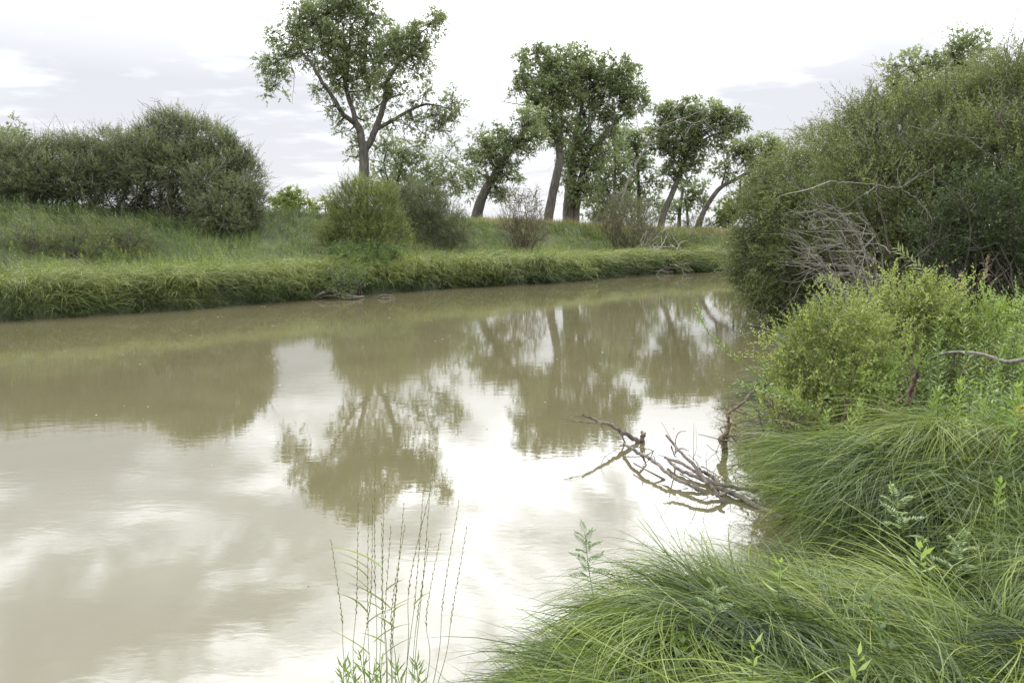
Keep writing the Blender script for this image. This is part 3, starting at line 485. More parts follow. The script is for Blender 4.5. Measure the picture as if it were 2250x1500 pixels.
# right bank
bush('willow_bush', 'big arching green willow overhanging the water on the right bank', 17.5,
     [(1820, 715, 16.5), (1780, 705, 17.5), (1860, 715, 16), (1750, 700, 18)],
     [(1740, 400, 75, 1.5), (1690, 470, 75, 1), (1780, 480, 95, 0), (1680, 560, 75, .6), (1740, 590, 90, -.4), (1660, 610, 50, .8), (1700, 650, 60, 0), (1760, 655, 60, -.6), (1840, 560, 100, -.5), (1820, 400, 90, 1), (1640, 530, 38, 1), (1620, 590, 26, 1, .6), (1740, 690, 36, -.3), (1800, 330, 60, 2), (1680, 400, 40, 2), (1850, 640, 60, -1)],
     'willow', lL=.09, lW=.022, sL=.62, K=16, dens=80, bare=45, nstem=90, stem_r=.035, twr=.0035, bare_len=.9, droop=.35, upb=.25, lumpy=1.35)
bush('willow_bush', 'tall dense willow mass filling the upper right behind the goldenrod', 14.5,
     [(2000, 620, 13.6), (2080, 620, 13.2), (2150, 620, 13), (2220, 630, 13), (1940, 620, 14.2), (2300, 640, 13)],
     [(1890, 330, 90, 1), (1960, 280, 85, 1.5), (2050, 270, 95, 1), (2140, 240, 90, 1), (2230, 220, 95, .5), (1920, 420, 110, 0), (2030, 400, 120, -.3), (2150, 370, 120, -.5), (2260, 350, 120, -.8), (1960, 530, 95, -.3), (2320, 250, 110, 0), (2330, 450, 120, -1), (1860, 280, 40, 2, .8), (2190, 160, 45, 1.5, .6), (2250, 140, 50, 1.2, .6), (1900, 240, 36, 2, .7)],
     'willow', lL=.085, lW=.022, sL=.62, K=16, dens=80, bare=80, nstem=110, stem_r=.04, twr=.0035, bare_len=1.1, droop=.15, upb=.7, lumpy=1.35)
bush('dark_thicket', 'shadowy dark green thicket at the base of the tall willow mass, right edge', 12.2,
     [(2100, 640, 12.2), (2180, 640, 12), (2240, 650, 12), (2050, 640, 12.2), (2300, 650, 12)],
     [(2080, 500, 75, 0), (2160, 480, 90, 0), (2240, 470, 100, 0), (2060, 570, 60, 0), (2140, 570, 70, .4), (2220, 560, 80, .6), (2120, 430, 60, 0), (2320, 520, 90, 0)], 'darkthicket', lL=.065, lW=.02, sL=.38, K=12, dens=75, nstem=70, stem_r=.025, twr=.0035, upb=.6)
# dead stems in front of the willow
root = empty('dead_shrub', [3.9+1.6, 10.6, 1.0], 'bare grey dead shrub of arching stems in front of the overhanging willow', 'dead shrub'); base = np.array(root.location); g = Geo()
A = [P(1925+rng.normal(0, 18), 700, 10.4) for _ in range(16)]; B = [P(x, y, 10.4+rng.normal(0, .5)) for x, y in [(1750, 460), (1780, 440), (1830, 440), (1860, 470), (1880, 450), (1740, 520), (1770, 540), (1800, 480), (1900, 480), (1790, 590), (1720, 490), (1845, 520), (1830, 560), (1915, 500), (1890, 540), (1760, 580)]]
A = [np.array([a[0], a[1], gz(a[0], a[1])-.05]) for a in A]
A = np.array(A); B = np.array(B); s = np.linspace(0, 1, 12)[None, :, None]; mid = A*.35+B*.65+np.array([.35, 0, .3]); pts = A[:, None]*(1-s)**2+2*mid[:, None]*s*(1-s)+B[:, None]*s*s
for p_ in pts: tube(g, p_+rng.normal(0, .008, p_.shape), np.linspace(.012, .0025, 12), 5, .5)
for rep in range(10):
    j = rng.integers(4, 11, 16); st = pts[np.arange(16), j]; e = st+nrm(np.array([-.8, -.2, .15])+rng.normal(0, .4, (16, 3)))*rng.uniform(.3, .9, (16, 1)); thin_tubes(g, st, e, .006, .002, .25, 5, .7)
g.build('stems', M['greytwig'], root, True, origin=base)
g = Geo(); w = smooth_line([P(x, y, 9.9) for x, y in [(1825, 398), (1880, 402), (1950, 410), (1990, 420), (2030, 455), (2050, 490)]], 6, .01); tube(g, w, np.linspace(.006, .003, len(w)), 5, .8)
thin_tubes(g, [w[10]]*6+[w[16]]*6, np.array([w[10]]*6+[w[16]]*6)+rng.normal(0, .3, (12, 3)), .004, .0015, .3, 5, .8); thin_tubes(g, [w[0]], [P(1700, 440, 11)], .012, .003, .1, 6, .8)
tag(g.build('dead_branch', M['greytwig'], smooth=True, origin=w[8]), 'long pale dead branch lying across the overhanging willow foliage', 'branch')

# near shrubs, small bright leaves
def nshrub(lab, D, bp, blobs, **k):
    kw = dict(leaf='brightshrub', lL=.040, lW=.023, sL=.30, K=15, dens=150, lumpy=1.4, shell=(.5, 1.2), tint0=.58, nstem=26, stem_r=.010, twr=.0016, stem='brownwood', upb=.5, droop=.05); kw.update(k)
    return bush('bright_shrub', lab, D, bp, blobs, **kw)
nshrub('bright yellow-green small-leaved shrub at the water edge below the bare dead shrub', 7.4, [(1850, 860, 7.3), (1800, 870, 7.2), (1870, 850, 7.4)],
       [(1850, 690, 62, .2), (1790, 740, 70, 0), (1870, 740, 75, 0), (1740, 780, 55, -.1), (1810, 800, 70, -.2), (1720, 820, 40, 0), (1900, 800, 55, -.1), (1930, 740, 50, .2), (1760, 850, 50, -.3), (1830, 850, 50, -.4)])
nshrub('second bright small-leaved shrub behind and right of the one at the water edge', 8.6, [(2010, 760, 8.6), (1980, 770, 8.5)],
       [(1990, 660, 60, 0), (2050, 660, 55, 0), (1940, 690, 45, 0), (2010, 710, 70, -.2), (2080, 700, 50, -.1), (1960, 740, 50, -.2)])
nshrub('bright small-leaved shrub spreading over the weeds above the curved fallen branch', 8.4, [(2150, 740, 8.4), (2120, 750, 8.4)],
       [(2130, 690, 50, 0, .7), (2180, 700, 50, 0, .6), (2080, 740, 40, -.1, .7), (2150, 740, 50, -.2, .7), (2230, 690, 45, .2, .6)], leaf='brightforb')
nshrub('green leafy shrub filling the slope between the bright shrubs and the second hummock', 6.9, [(1900, 880, 6.8), (1930, 870, 6.9)],
       [(1880, 840, 45, 0, .7), (1930, 830, 45, .1, .7), (1975, 800, 42, .3, .7), (1850, 880, 36, -.1, .7), (1925, 870, 36, -.1, .6)], leaf='brightforb')
nshrub('low bright shrub sprig reaching over the dead roots at the water edge', 6.6, [(1760, 950, 6.5)],
       [(1700, 900, 40, 0, .6), (1745, 900, 45, 0, .6), (1680, 870, 24, 0, .5), (1790, 920, 40, 0, .6)])
# ---------------------------------------------------------------- sedge on the near bank (stuff)
TINT = lambda n, m=.5, s=.16: np.clip(rng.normal(m, s, n), 0, 1)
def near_sedge():
    g = Geo(); tx = []; ty = []
    n = 9500; x = rng.uniform(-1.6, 9, n); y = rng.uniform(.9, 11, n)
    dn = dist_poly(x, y, NEAR); ins = inside(x, y); ok = ~ins & (np.abs(x) < y*.80+1.2) & (rng.random(n) < np.clip(4.6/y, .3, 1)) & (dn < 4.5)&~((np.abs(y-4.3+.1*(x-1.7)) < .26) & (x > 1.5) & (x < 3.3)) & ((x > -.05) | (rng.random(n) < .85))
    x, y, dn = x[ok], y[ok], dn[ok]; T = len(x); nb = 58
    gx, gy = GN.grad(x, y); dirx = -1.0-3.0*gx; diry = -.15-3.0*gy; bm = sm(4.6, 5.2, y)*(1-sm(2.0, 0, x)); dirx = dirx*(1-bm)+(-1.0-.8*gx)*bm; diry = diry*(1-bm)+(-.60-.8*gy)*bm
    n1 = fbm(x*1.0+3, y*1.0+8, 2)-.5; az = np.arctan2(diry, dirx)+n1*(4.6-2.8*bm)+rng.normal(0, .22, T)
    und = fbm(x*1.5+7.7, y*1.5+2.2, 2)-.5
    tt = .44+(fbm(x*1.3+40, y*1.3)-.5)*.5+und*1.3+rng.normal(0, .08, T)  # und term darkens blades over low ground, painting hollow shade into the tint
    X = np.repeat(x, nb); Y = np.repeat(y, nb); ox = rng.normal(0, .06, T*nb); oy = rng.normal(0, .06, T*nb)
    a = np.repeat(az, nb)+rng.normal(0, .20, T*nb)
    L = rng.uniform(.5, 1.15, T*nb)*np.repeat(rng.uniform(.75, 1.15, T), nb); tl = np.repeat(rng.normal(0, .13, T), nb); lean = rng.uniform(.55, 1.0, T*nb)+tl; bend = rng.uniform(1.15, 1.95, T*nb)
    low = np.repeat(1-.30*sm(.6, 0, x)-.25*(dn < .35)*(y < 4.6), nb); L = L*low
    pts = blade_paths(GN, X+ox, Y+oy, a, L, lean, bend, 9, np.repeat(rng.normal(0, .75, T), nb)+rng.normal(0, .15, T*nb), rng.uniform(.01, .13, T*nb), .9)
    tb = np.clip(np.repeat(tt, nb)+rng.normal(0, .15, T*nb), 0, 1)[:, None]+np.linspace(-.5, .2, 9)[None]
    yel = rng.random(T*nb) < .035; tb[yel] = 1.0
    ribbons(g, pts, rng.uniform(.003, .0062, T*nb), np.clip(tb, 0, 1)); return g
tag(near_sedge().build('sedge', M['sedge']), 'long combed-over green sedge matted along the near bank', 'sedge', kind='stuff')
# fine loose blades leaning over the water
def fringe():
    g = Geo(); seg = NEAR[3:18]; t = rng.random(3200)*(len(seg)-1); i = t.astype(int); f = (t-i)[:, None]; p = seg[i]*(1-f)+seg[i+1]*f
    d = seg[i+1]-seg[i]; nn = nrm(np.stack([-d[:, 1], d[:, 0]], 1)); p = p-nn*rng.uniform(-.02, .35, (len(p), 1)); az = np.arctan2(nn[:, 1], nn[:, 0])+rng.normal(0, .55, len(p))
    pts = blade_paths(GN, p[:, 0], p[:, 1], az, rng.uniform(.35, .85, len(p)), rng.uniform(.5, 1.0, len(p)), rng.uniform(1.1, 2.0, len(p)), 8, .5, rng.uniform(0, .05, len(p)))
    ribbons(g, pts, rng.uniform(.0025, .0045, len(p)), TINT(len(p), .55, .2)); return g
tag(fringe().build('fringe_grass', M['sedge']), 'thin loose grass blades arching out over the near waterline', 'grass', kind='stuff')
# undergrowth of leaves on the right bank
def undergrowth():
    g = Geo(); tw = Geo(); n = 11000; x = rng.uniform(2.6, 16, n); y = rng.uniform(4.6, 15, n); dn = dist_poly(x, y, NEAR); ins = inside(x, y)
    px = 1125+x/y*F/math.cos(0); ok = ~ins & (dn > .5) & (x < y*.8+1) & ((y > 7.0) | (x > 4.0)) & (rng.random(n) < np.clip(dn/1.6, .15, 1))
    x, y = x[ok], y[ok]; n = len(x); h = rng.uniform(.35, .9, n)*(.6+.8*fbm(x*.8, y*.8))*(.7+.3*sm(1.2, 2.5, dist_poly(x, y, NEAR))); z = GN(x, y)
    sprigs(g, tw, np.stack([x, y, z], 1), nrm(rng.normal(0, .28, (n, 3))+np.array([0, 0, 1])), h, 18, .075, .024, .45+.5*(fbm(x*.7+5, y*.7)-.5)+rng.normal(0, .1, n), .05, .95, 1.2, .002)
    return g, tw
gu, gtw = undergrowth(); tag(gu.build('undergrowth', M['brightforb']), 'massed leafy green weeds covering the right bank', 'undergrowth', kind='stuff')

# ---------------------------------------------------------------- grass on the far bank (stuff)
def far_band(n, dlo, dhi, Lr, wr, lean, bend, tint, azf, S=6, mat=None, layer=(.0, .1), tuft=1, tsd=.1, falloff=1.3, ymin=14, ymax=95, zt=False):
    g = Geo(); x = rng.uniform(-34, 62, n); y = ymin+(ymax-ymin)*rng.random(n)**1.5
    ok = (np.abs(x) < y*.80+2); x, y = x[ok], y[ok]; df = dist_poly(x, y, FAR); ins = inside(x, y); dn = dist_poly(x, y, NEAR)
    ok = (df > dlo) & (df < dhi) & ~ins & (df < dn); x, y, df = x[ok], y[ok], df[ok]; T = len(x)
    X = np.repeat(x, tuft)+rng.normal(0, tsd, T*tuft); Y = np.repeat(y, tuft)+rng.normal(0, tsd, T*tuft); a = np.repeat(azf(x, y)+rng.normal(0, .25, T), tuft)+rng.normal(0, .35, T*tuft); N = T*tuft
    pts = blade_paths(GF, X, Y, a, rng.uniform(*Lr, N)*np.repeat(.7+.6*fbm(x*.5, y*.5), tuft), rng.uniform(*lean, N), rng.uniform(*bend, N), S, np.repeat(rng.normal(0, .6, T), tuft)+rng.normal(0, .15, N), rng.uniform(*layer, N))
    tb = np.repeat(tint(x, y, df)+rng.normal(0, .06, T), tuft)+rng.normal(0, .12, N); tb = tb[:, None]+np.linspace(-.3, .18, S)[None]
    if zt: tb = tb+np.clip((pts[..., 2]-.62)*.9, -.38, .18)  # low blades tinted darker: wet, plus shade painted in near the waterline
    ribbons(g, pts, rng.uniform(*wr, N)*np.clip(Y/24, .8, 2.2), np.clip(tb, 0, 1)); return g
wdir = math.atan2(-.75, .66)
g = far_band(60000, .0, 2.4, (.9, 1.45), (.010, .018), (.35, .9), (1.1, 1.9), lambda x, y, d: .55+.12*sm(.3, 1.5, d)+(fbm(x*1.1+3, y*1.1)-.5)*.9, lambda x, y: wdir+(fbm(x*.55+20, y*.55)-.5)*2.6, 7, tuft=12, tsd=.11, layer=(.02, .2), ymax=60, zt=True)  # tint drops toward the front edge, painting in shade below the lip
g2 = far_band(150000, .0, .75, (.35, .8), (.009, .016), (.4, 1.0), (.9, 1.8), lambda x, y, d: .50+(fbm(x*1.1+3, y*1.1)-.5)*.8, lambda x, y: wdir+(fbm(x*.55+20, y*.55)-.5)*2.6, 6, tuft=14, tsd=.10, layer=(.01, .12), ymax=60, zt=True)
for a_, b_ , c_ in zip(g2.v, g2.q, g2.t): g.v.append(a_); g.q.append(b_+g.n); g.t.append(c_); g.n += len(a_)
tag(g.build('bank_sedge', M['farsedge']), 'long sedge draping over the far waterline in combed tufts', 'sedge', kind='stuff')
g = far_band(70000, 2.0, 9.5, (.4, .75), (.006, .012), (.1, .6), (.2, 1.2), lambda x, y, d: .62+(fbm(x*.35+3, y*.35)-.5)*.6, lambda x, y: fbm(x*.2, y*.2)*6.3, 5, tuft=6, tsd=.12, ymax=70)
tag(g.build('terrace_grass', M['farsedge']), 'mixed green grass on the low terrace behind the far sedge', 'grass', kind='stuff')
g = far_band(90000, 8.5, 45, (.3, .7), (.007, .013), (.05, .45), (.1, .8), lambda x, y, d: .40+(fbm(x*.15+3, y*.15)-.5)*.5+.60*sm(8, 14, d)*(.35+.65*sm(-10, -5, x))-.75*sm(-3, -8, x)*(1-sm(11, 15, d))-.1*(1-sm(8, 11, d)), lambda x, y: fbm(x*.2, y*.2)*6.3, 5, tuft=5, tsd=.14, ymin=22, ymax=110)  # left slope darkened in tint, painted shade under the thickets
tag(g.build('meadow_grass', M['drygrass']), 'tan-tipped meadow grass on the slope and top of the far bank', 'grass', kind='stuff')
# leafy weeds on the terrace
def far_weeds():
    g = Geo(); n = 45000; x = rng.uniform(-30, 30, n); y = 16+40*rng.random(n); ok = np.abs(x) < y*.8+2; x, y = x[ok], y[ok]; df = dist_poly(x, y, FAR); ins = inside(x, y)
    w = sm(.9, 2.2, df)*(1-sm(8, 13, df))*(.3+1.4*sm(.4, .6, fbm(x*.35+9, y*.35)))*(1-.6*sm(-4, 4, x)); ok = ~ins & (df > .6) & (df < 13) & (rng.random(len(x)) < w); x, y = x[ok], y[ok]; n = len(x)
    h = rng.uniform(.3, .75, n); sprigs(g, None, np.stack([x, y, GF(x, y)], 1), nrm(rng.normal(0, .25, (n, 3))+np.array([0, 0, 1])), h, 14, .085, .028, .55+rng.normal(0, .14, n)+.5*(fbm(x*.4, y*.4)-.5)-.5*sm(4.5, 7, dist_poly(x, y, FAR)), .03, .95, 1.2); return g  # slope weeds get a lower tint, thicket shade painted into the leaves
tag(far_weeds().build('terrace_weeds', M['brightforb']), 'leafy green weeds mixed through the far terrace grass', 'weeds', kind='stuff')

# ---------------------------------------------------------------- individual plants
def copy_tree(o, parent=None):
    c = o.copy(); C.objects.link(c); c.parent = parent
    for ch in list(o.children): copy_tree(ch, c)
    return c
def goldenrod(h=.85, flower=True, label='', group=None):
    root = empty('goldenrod_plant', (0, 0, 0), label, 'goldenrod', group); gs = Geo(); gl = Geo(); gf = Geo()
    top = np.array([rng.normal(0, .06), rng.normal(0, .06), h]); w = smooth_line([(0, 0, -.05), top*.5+np.array([.02, .01, 0]), top], 6); tube(gs, w, np.linspace(.005, .002, len(w)), 5)
    n = 46; t = np.linspace(.12, .97, n); p0 = np.stack([np.interp(t, np.linspace(0, 1, len(w)), w[:, k]) for k in range(3)], 1); ph = np.arange(n)*2.4
    el = .2+.5*t; d = np.stack([np.cos(ph)*np.cos(el), np.sin(ph)*np.cos(el), np.sin(el)], 1); leaf_quads(gl, p0, d, (.105-.05*t)*rng.uniform(.8, 1.1, n), .016+0*t, np.clip(.4+.4*t+rng.normal(0, .1, n), 0, 1), 2.5, .06)
    gs.build('stem', M['stalk'], root); gl.build('leaves', M['forb'], root)
    if flower:
        k = 9; ph = np.arange(k)*2.4; a = np.repeat(top[None], k, 0)-np.array([0, 0, 1])*np.linspace(.14, 0, k)[:, None]; L_ = np.linspace(.06, .025, k)[:, None]
        e = a+np.stack([np.cos(ph), np.sin(ph), np.full(k, .55)], 1)*L_
        for s_ in np.linspace(.2, 1, 8):
            pp = a+(e-a)*s_+rng.normal(0, .006, a.shape); sprigs(gf, None, pp, nrm(rng.normal(0, 1, pp.shape)+np.array([0, 0, 1])), .014, 5, .010, .007, rng.random(k), 0, .9)
        gf.build('flower_head', M['flower'], root)
    return root
GG = 'goldenrod stems massed on the right bank'
tmpl = [goldenrod(.75+.1*i, i % 2 == 0, 'yellow-tipped goldenrod stem in the crowd on the right bank' if i % 2 == 0 else 'leafy goldenrod stem not yet in flower among the crowd on the right bank', GG if i % 2 == 0 else 'flowerless goldenrod stems on the right bank') for i in range(4)]
spots = []
while len(spots) < 120:
    x = rng.uniform(3.2, 11); y = rng.uniform(5.2, 12.5)
    if x < y*.74 and x > y*.42+.2 and dist_poly(np.array([x]), np.array([y]), NEAR)[0] > .9: spots.append((x, y))
for i, (x, y) in enumerate(spots):
    t_ = tmpl[(1, 3)[i % 2] if (i % 4 or y < 9.5) and i > 3 else (0, 2)[i//3 % 2]]; o = t_ if t_.get('used') is None else copy_tree(t_); 
    if t_.get('used') is None: t_['used'] = 1
    o.location = (x, y, gz(x, y)-.02); o.rotation_euler = (rng.normal(0, .1), rng.normal(0, .1), rng.random()*6.3); s_ = rng.uniform(.7, 1.15); o.scale = (s_,)*3
    if 'used' in o and o is not t_: del o['used']
for t_ in tmpl:
    if 'used' in t_: del t_['used']
GL = 'goldenrod stems on the far terrace'
gp = goldenrod(1.0, True, 'yellow-tipped goldenrod stem on the far terrace at left', GL); gp.location = (*P(15, 545, 23.5)[:2], 0)
for i in range(14):
    p_ = P(rng.uniform(-10, 330), 560, rng.uniform(21.5, 26)); o = gp if i == 0 else copy_tree(gp); o.location = (p_[0], p_[1], gz(p_[0], p_[1])); o.rotation_euler = (0, 0, rng.random()*6); o.scale = (.8,)*3

# broad-leaved and pinnate forbs close to the camera
def forb(label, px, py, D, h, n=16, lL=.07, lW=.018, lean=(0, 0), pinnate=False, name='leafy_plant', cat='plant', tint=.65, stem=.003):
    b = P(px, py, D); top = b.copy(); bx = top[0]-lean[0]*h; by = top[1]-lean[1]*h; bz = top[2]-h; base = np.array([bx, by, bz]); root = empty(name, base, label, cat)
    gs = Geo(); gl = Geo(); w = smooth_line([base, (base+top)/2+np.array([lean[0]*.12*h, 0, .03*h]), top], 7); tube(gs, w, np.linspace(stem, stem*.4, len(w)), 5)
    t = np.linspace(.35 if not pinnate else .4, 1, n); p0 = np.stack([np.interp(t, np.linspace(0, 1, len(w)), w[:, k]) for k in range(3)], 1); ph = np.arange(n)*2.4+rng.random()*6
    el = .25+.7*t; d = np.stack([np.cos(ph)*np.cos(el), np.sin(ph)*np.cos(el), np.sin(el)], 1)
    if pinnate:
        for i in range(n):
            L_ = lL*1.1*(1.3-.6*t[i]); s = np.linspace(.15, 1, 8)[:, None]; r = p0[i]+d[i]*s*L_+np.array([0, 0, -1])*s*s*L_*.3; side = nrm(np.cross(d[i], [0, 0, 1.]))
            tube(gs, np.vstack([p0[i], r]), .0012, 3)
            for sg in (-1, 1): leaf_quads(gl, r, nrm(side*sg+d[i]*.5+rng.normal(0, .06, (8, 3))), L_*.34*(1-.4*s[:, 0]), L_*.10+0*s[:, 0], np.clip(tint+rng.normal(0, .1, 8), 0, 1), 5, .05)
            leaf_quads(gl, r[-1:], nrm(d[i:i+1]), [L_*.3], [L_*.1], np.array([tint]), 5)
    else: 
        leaf_quads(gl, p0, d, lL*(1.15-.45*t)*rng.uniform(.8, 1.15, n), lW+0*t, np.clip(tint+rng.normal(0, .12, n), 0, 1), 3, .08)
    gs.build('stem', M['stalk'], root, True, origin=base); gl.build('leaves', M['brightforb' if tint > .3 and not pinnate else 'forb'], root, origin=base); return root
forb('ferny pinnate-leaved plant standing against the water at the tip of the near hummock', 1285, 1172, 3.75, .45, 16, .11, lean=(-.15, 0), pinnate=True, tint=.35)
forb('pinnate-leaved plant growing from the dark gap between the two sedge hummocks', 1965, 1085, 4.3, .5, 11, .15, lean=(-.35, 0), pinnate=True, tint=.7)
forb('small pinnate-leaved plant right of the dark gap, lower than its taller neighbour', 2110, 1190, 3.9, .35, 9, .13, lean=(.1, 0), pinnate=True, tint=.6)
forb('pinnate sprig in the hollow of the near hummock', 1570, 1295, 3.2, .3, 9, .10, lean=(-.1, 0), pinnate=True, tint=.6)
forb('yellow-green rosette of lance leaves beside the dark gap', 2025, 1195, 3.7, .3, 10, .11, .03, tint=.9)
forb('bright lance-leaved sprout rising from the sedge at the bottom edge, right of centre', 1885, 1440, 2.25, .3, 10, .09, .018, tint=.9)
forb('bright lance-leaved sprout in the foreground sedge, left of the one at the bottom edge', 1658, 1405, 2.45, .25, 9, .07, .016, tint=.85)
forb('single upright lance-leaved sprout in the middle of the near hummock', 1715, 1235, 3.2, .25, 7, .09, .02, tint=.85)
forb('dark-leaved trailing plant with reddish stem lying across the foreground sedge', 1905, 1300, 2.75, .42, 16, .055, .034, lean=(-.5, .1), tint=.12)
forb('second dark oval-leaved plant near the bottom edge of the foreground sedge', 1500, 1400, 2.6, .3, 8, .06, .034, tint=.1)
forb('silver-green lance-leaved plant at the back of the second sedge hummock', 1870, 905, 5.6, .5, 22, .11, .02, tint=.55)
forb('lance-leaved plant beside the silver-green one at the back of the second hummock', 1925, 960, 5.5, .4, 16, .10, .02, lean=(.2, 0), tint=.75)
forb('tall lance-leaved plant on the right edge above the second hummock', 2220, 960, 5.0, .55, 30, .10, .02, tint=.7)
forb('leafy plant at the right edge beside the second sedge hummock', 2200, 1060, 4.3, .5, 26, .09, .02, lean=(.1, 0), tint=.6)
forb('leafy bright plant below the curved fallen branch', 2110, 840, 6.2, .55, 30, .11, .022, tint=.8)
for i_, (px, py, D_, lab) in enumerate([(1700, 905, 6.9, 'lance-leaved weed at the water edge just above the root tangle'), (1760, 890, 6.7, 'lance-leaved weed between the bright shrub and the second hummock'), (1815, 905, 6.3, 'leafy weed under the front of the bright shrub'), (1890, 880, 6.3, 'leafy weed left of the thin curved brown stick'), (1960, 800, 7.0, 'leafy weed in front of the second bright shrub'), (2160, 880, 5.8, 'leafy weed below the right part of the curved fallen branch'), (2235, 850, 5.8, 'leafy weed at the right edge under the curved branch'), (2120, 930, 5.4, 'leafy weed on the crest of the second hummock at right')]):
    forb(lab, px, py, D_, .55, 34, .10, .022, lean=(.1-.05*i_, 0), tint=.7)
forb('broad-leaved plant just right of the short broken stub', 2060, 860, 6.1, .5, 24, .12, .03, lean=(.2, 0), tint=.65)
forb('feathery weed at the lower left foot of the wheatgrass stalks', 790, 1435, 2.75, .4, 24, .09, .010, lean=(-.2, 0), tint=.5)
forb('small feathery weed just right of the foot of the wheatgrass stalks', 838, 1455, 2.7, .35, 22, .07, .009, lean=(.1, 0), tint=.6)
for i_, (px, py, lab) in enumerate([(870, 1462, 'feathery weed between the wheatgrass stalks and the sedge'), (915, 1455, 'narrow-leaved weed leaning toward the sedge at the bottom edge'), (755, 1462, 'leftmost feathery weed at the bottom edge'), (820, 1478, 'low feathery weed among the bases of the wheatgrass')]):
    forb(lab, px, py, 2.7, .35, 26, .09, .011, lean=(-.2+.12*i_, 0), tint=.45)
forb('short dark weed at the very bottom under the wheatgrass stalks', 770, 1470, 2.6, .3, 20, .08, .010, lean=(-.3, 0), tint=.4)
for px, py, lab in [(2170, 560, 'faded pinkish seed plume behind the goldenrod, tallest'), (2115, 600, 'faded pinkish seed plume behind the goldenrod, shorter and left')]:
    b = P(px, py, 10.8); root = empty('faded_flower_stalk', (b[0], b[1], gz(b[0], b[1])), lab, 'plant'); base = np.array(root.location); g = Geo(); gf = Geo(); w = smooth_line([base, b], 8, .004); tube(g, w, .005, 4)
    k = 40; t = rng.uniform(.72, 1, (k, 1)); sprigs(gf, None, base*(1-t)+b*t, nrm(rng.normal(0, 1, (k, 3))+np.array([0, 0, .7])), .10, 9, .016, .010, rng.random(k), 0, .8); g.build('stem', M['stalk'], root, origin=base); gf.build('flower_head', M['pinkflower'], root, origin=base)

# leafy willow shoots arching over the water
def shoot(label, pts, r=.006, nl=44, lL=.055, lW=.016, tint=.75, mat='forb'):
    w = smooth_line([P(*p) for p in pts], 8, .003); base = w[0]; root = empty('willow_shoot', base, label, 'willow shoot'); g = Geo(); tube(g, w, np.linspace(r, r*.25, len(w)), 5); gl = Geo()
    t = np.linspace(.18, 1, nl); u = t*(len(w)-1); i = np.minimum(u.astype(int), len(w)-2); p0 = w[i]+(w[i+1]-w[i])*(u-i)[:, None]; T = nrm(w[i+1]-w[i]); ph = np.arange(nl)*2.4
    U = nrm(np.cross(T, [0, 0, 1.])); V = np.cross(U, T); d = nrm(T*.75+U*np.cos(ph)[:, None]*.8+V*np.sin(ph)[:, None]*.8); leaf_quads(gl, p0, d, lL*rng.uniform(.7, 1.15, nl), lW+0*t, np.clip(tint+rng.normal(0, .15, nl), 0, 1), 2, .05)
    g.build('stem', M['stalk'], root, True, origin=base); gl.build('leaves', M[mat], root, origin=base)
shoot('long leafy willow shoot arching far out left over the water from the bright shrub', [(1800, 950, 6.6), (1730, 890, 6.5), (1660, 820, 6.4), (1590, 765, 6.3), (1550, 720, 6.3), (1530, 672, 6.3)], nl=90)
shoot('shorter leafy shoot below the longest one, tip with reddish leaves', [(1790, 940, 6.5), (1720, 850, 6.5), (1660, 770, 6.5), (1600, 700, 6.5)], nl=40, lL=.04)
shoot('leafy willow shoot crossing low over the dead roots at the water edge', [(1800, 960, 6.4), (1740, 880, 6.3), (1690, 860, 6.2), (1620, 840, 6.2)], nl=50)
shoot('dark leafy shoot leaning left from the base of the bright shrub', [(1850, 980, 6.2), (1800, 910, 6.2), (1750, 880, 6.1), (1700, 840, 6.1)], nl=50, tint=.35)
shoot('pale grey-green willow shoot in front of the bare dead shrub', [(1950, 720, 9), (1880, 650, 9), (1830, 620, 9), (1800, 610, 9)], nl=50, lL=.11, lW=.022, mat='greywillow')
shoot('pale upright willow shoot against the dark thicket', [(2060, 660, 10), (2035, 600, 10), (2000, 570, 10), (1970, 545, 10)], nl=50, lL=.13, lW=.024, mat='greywillow')

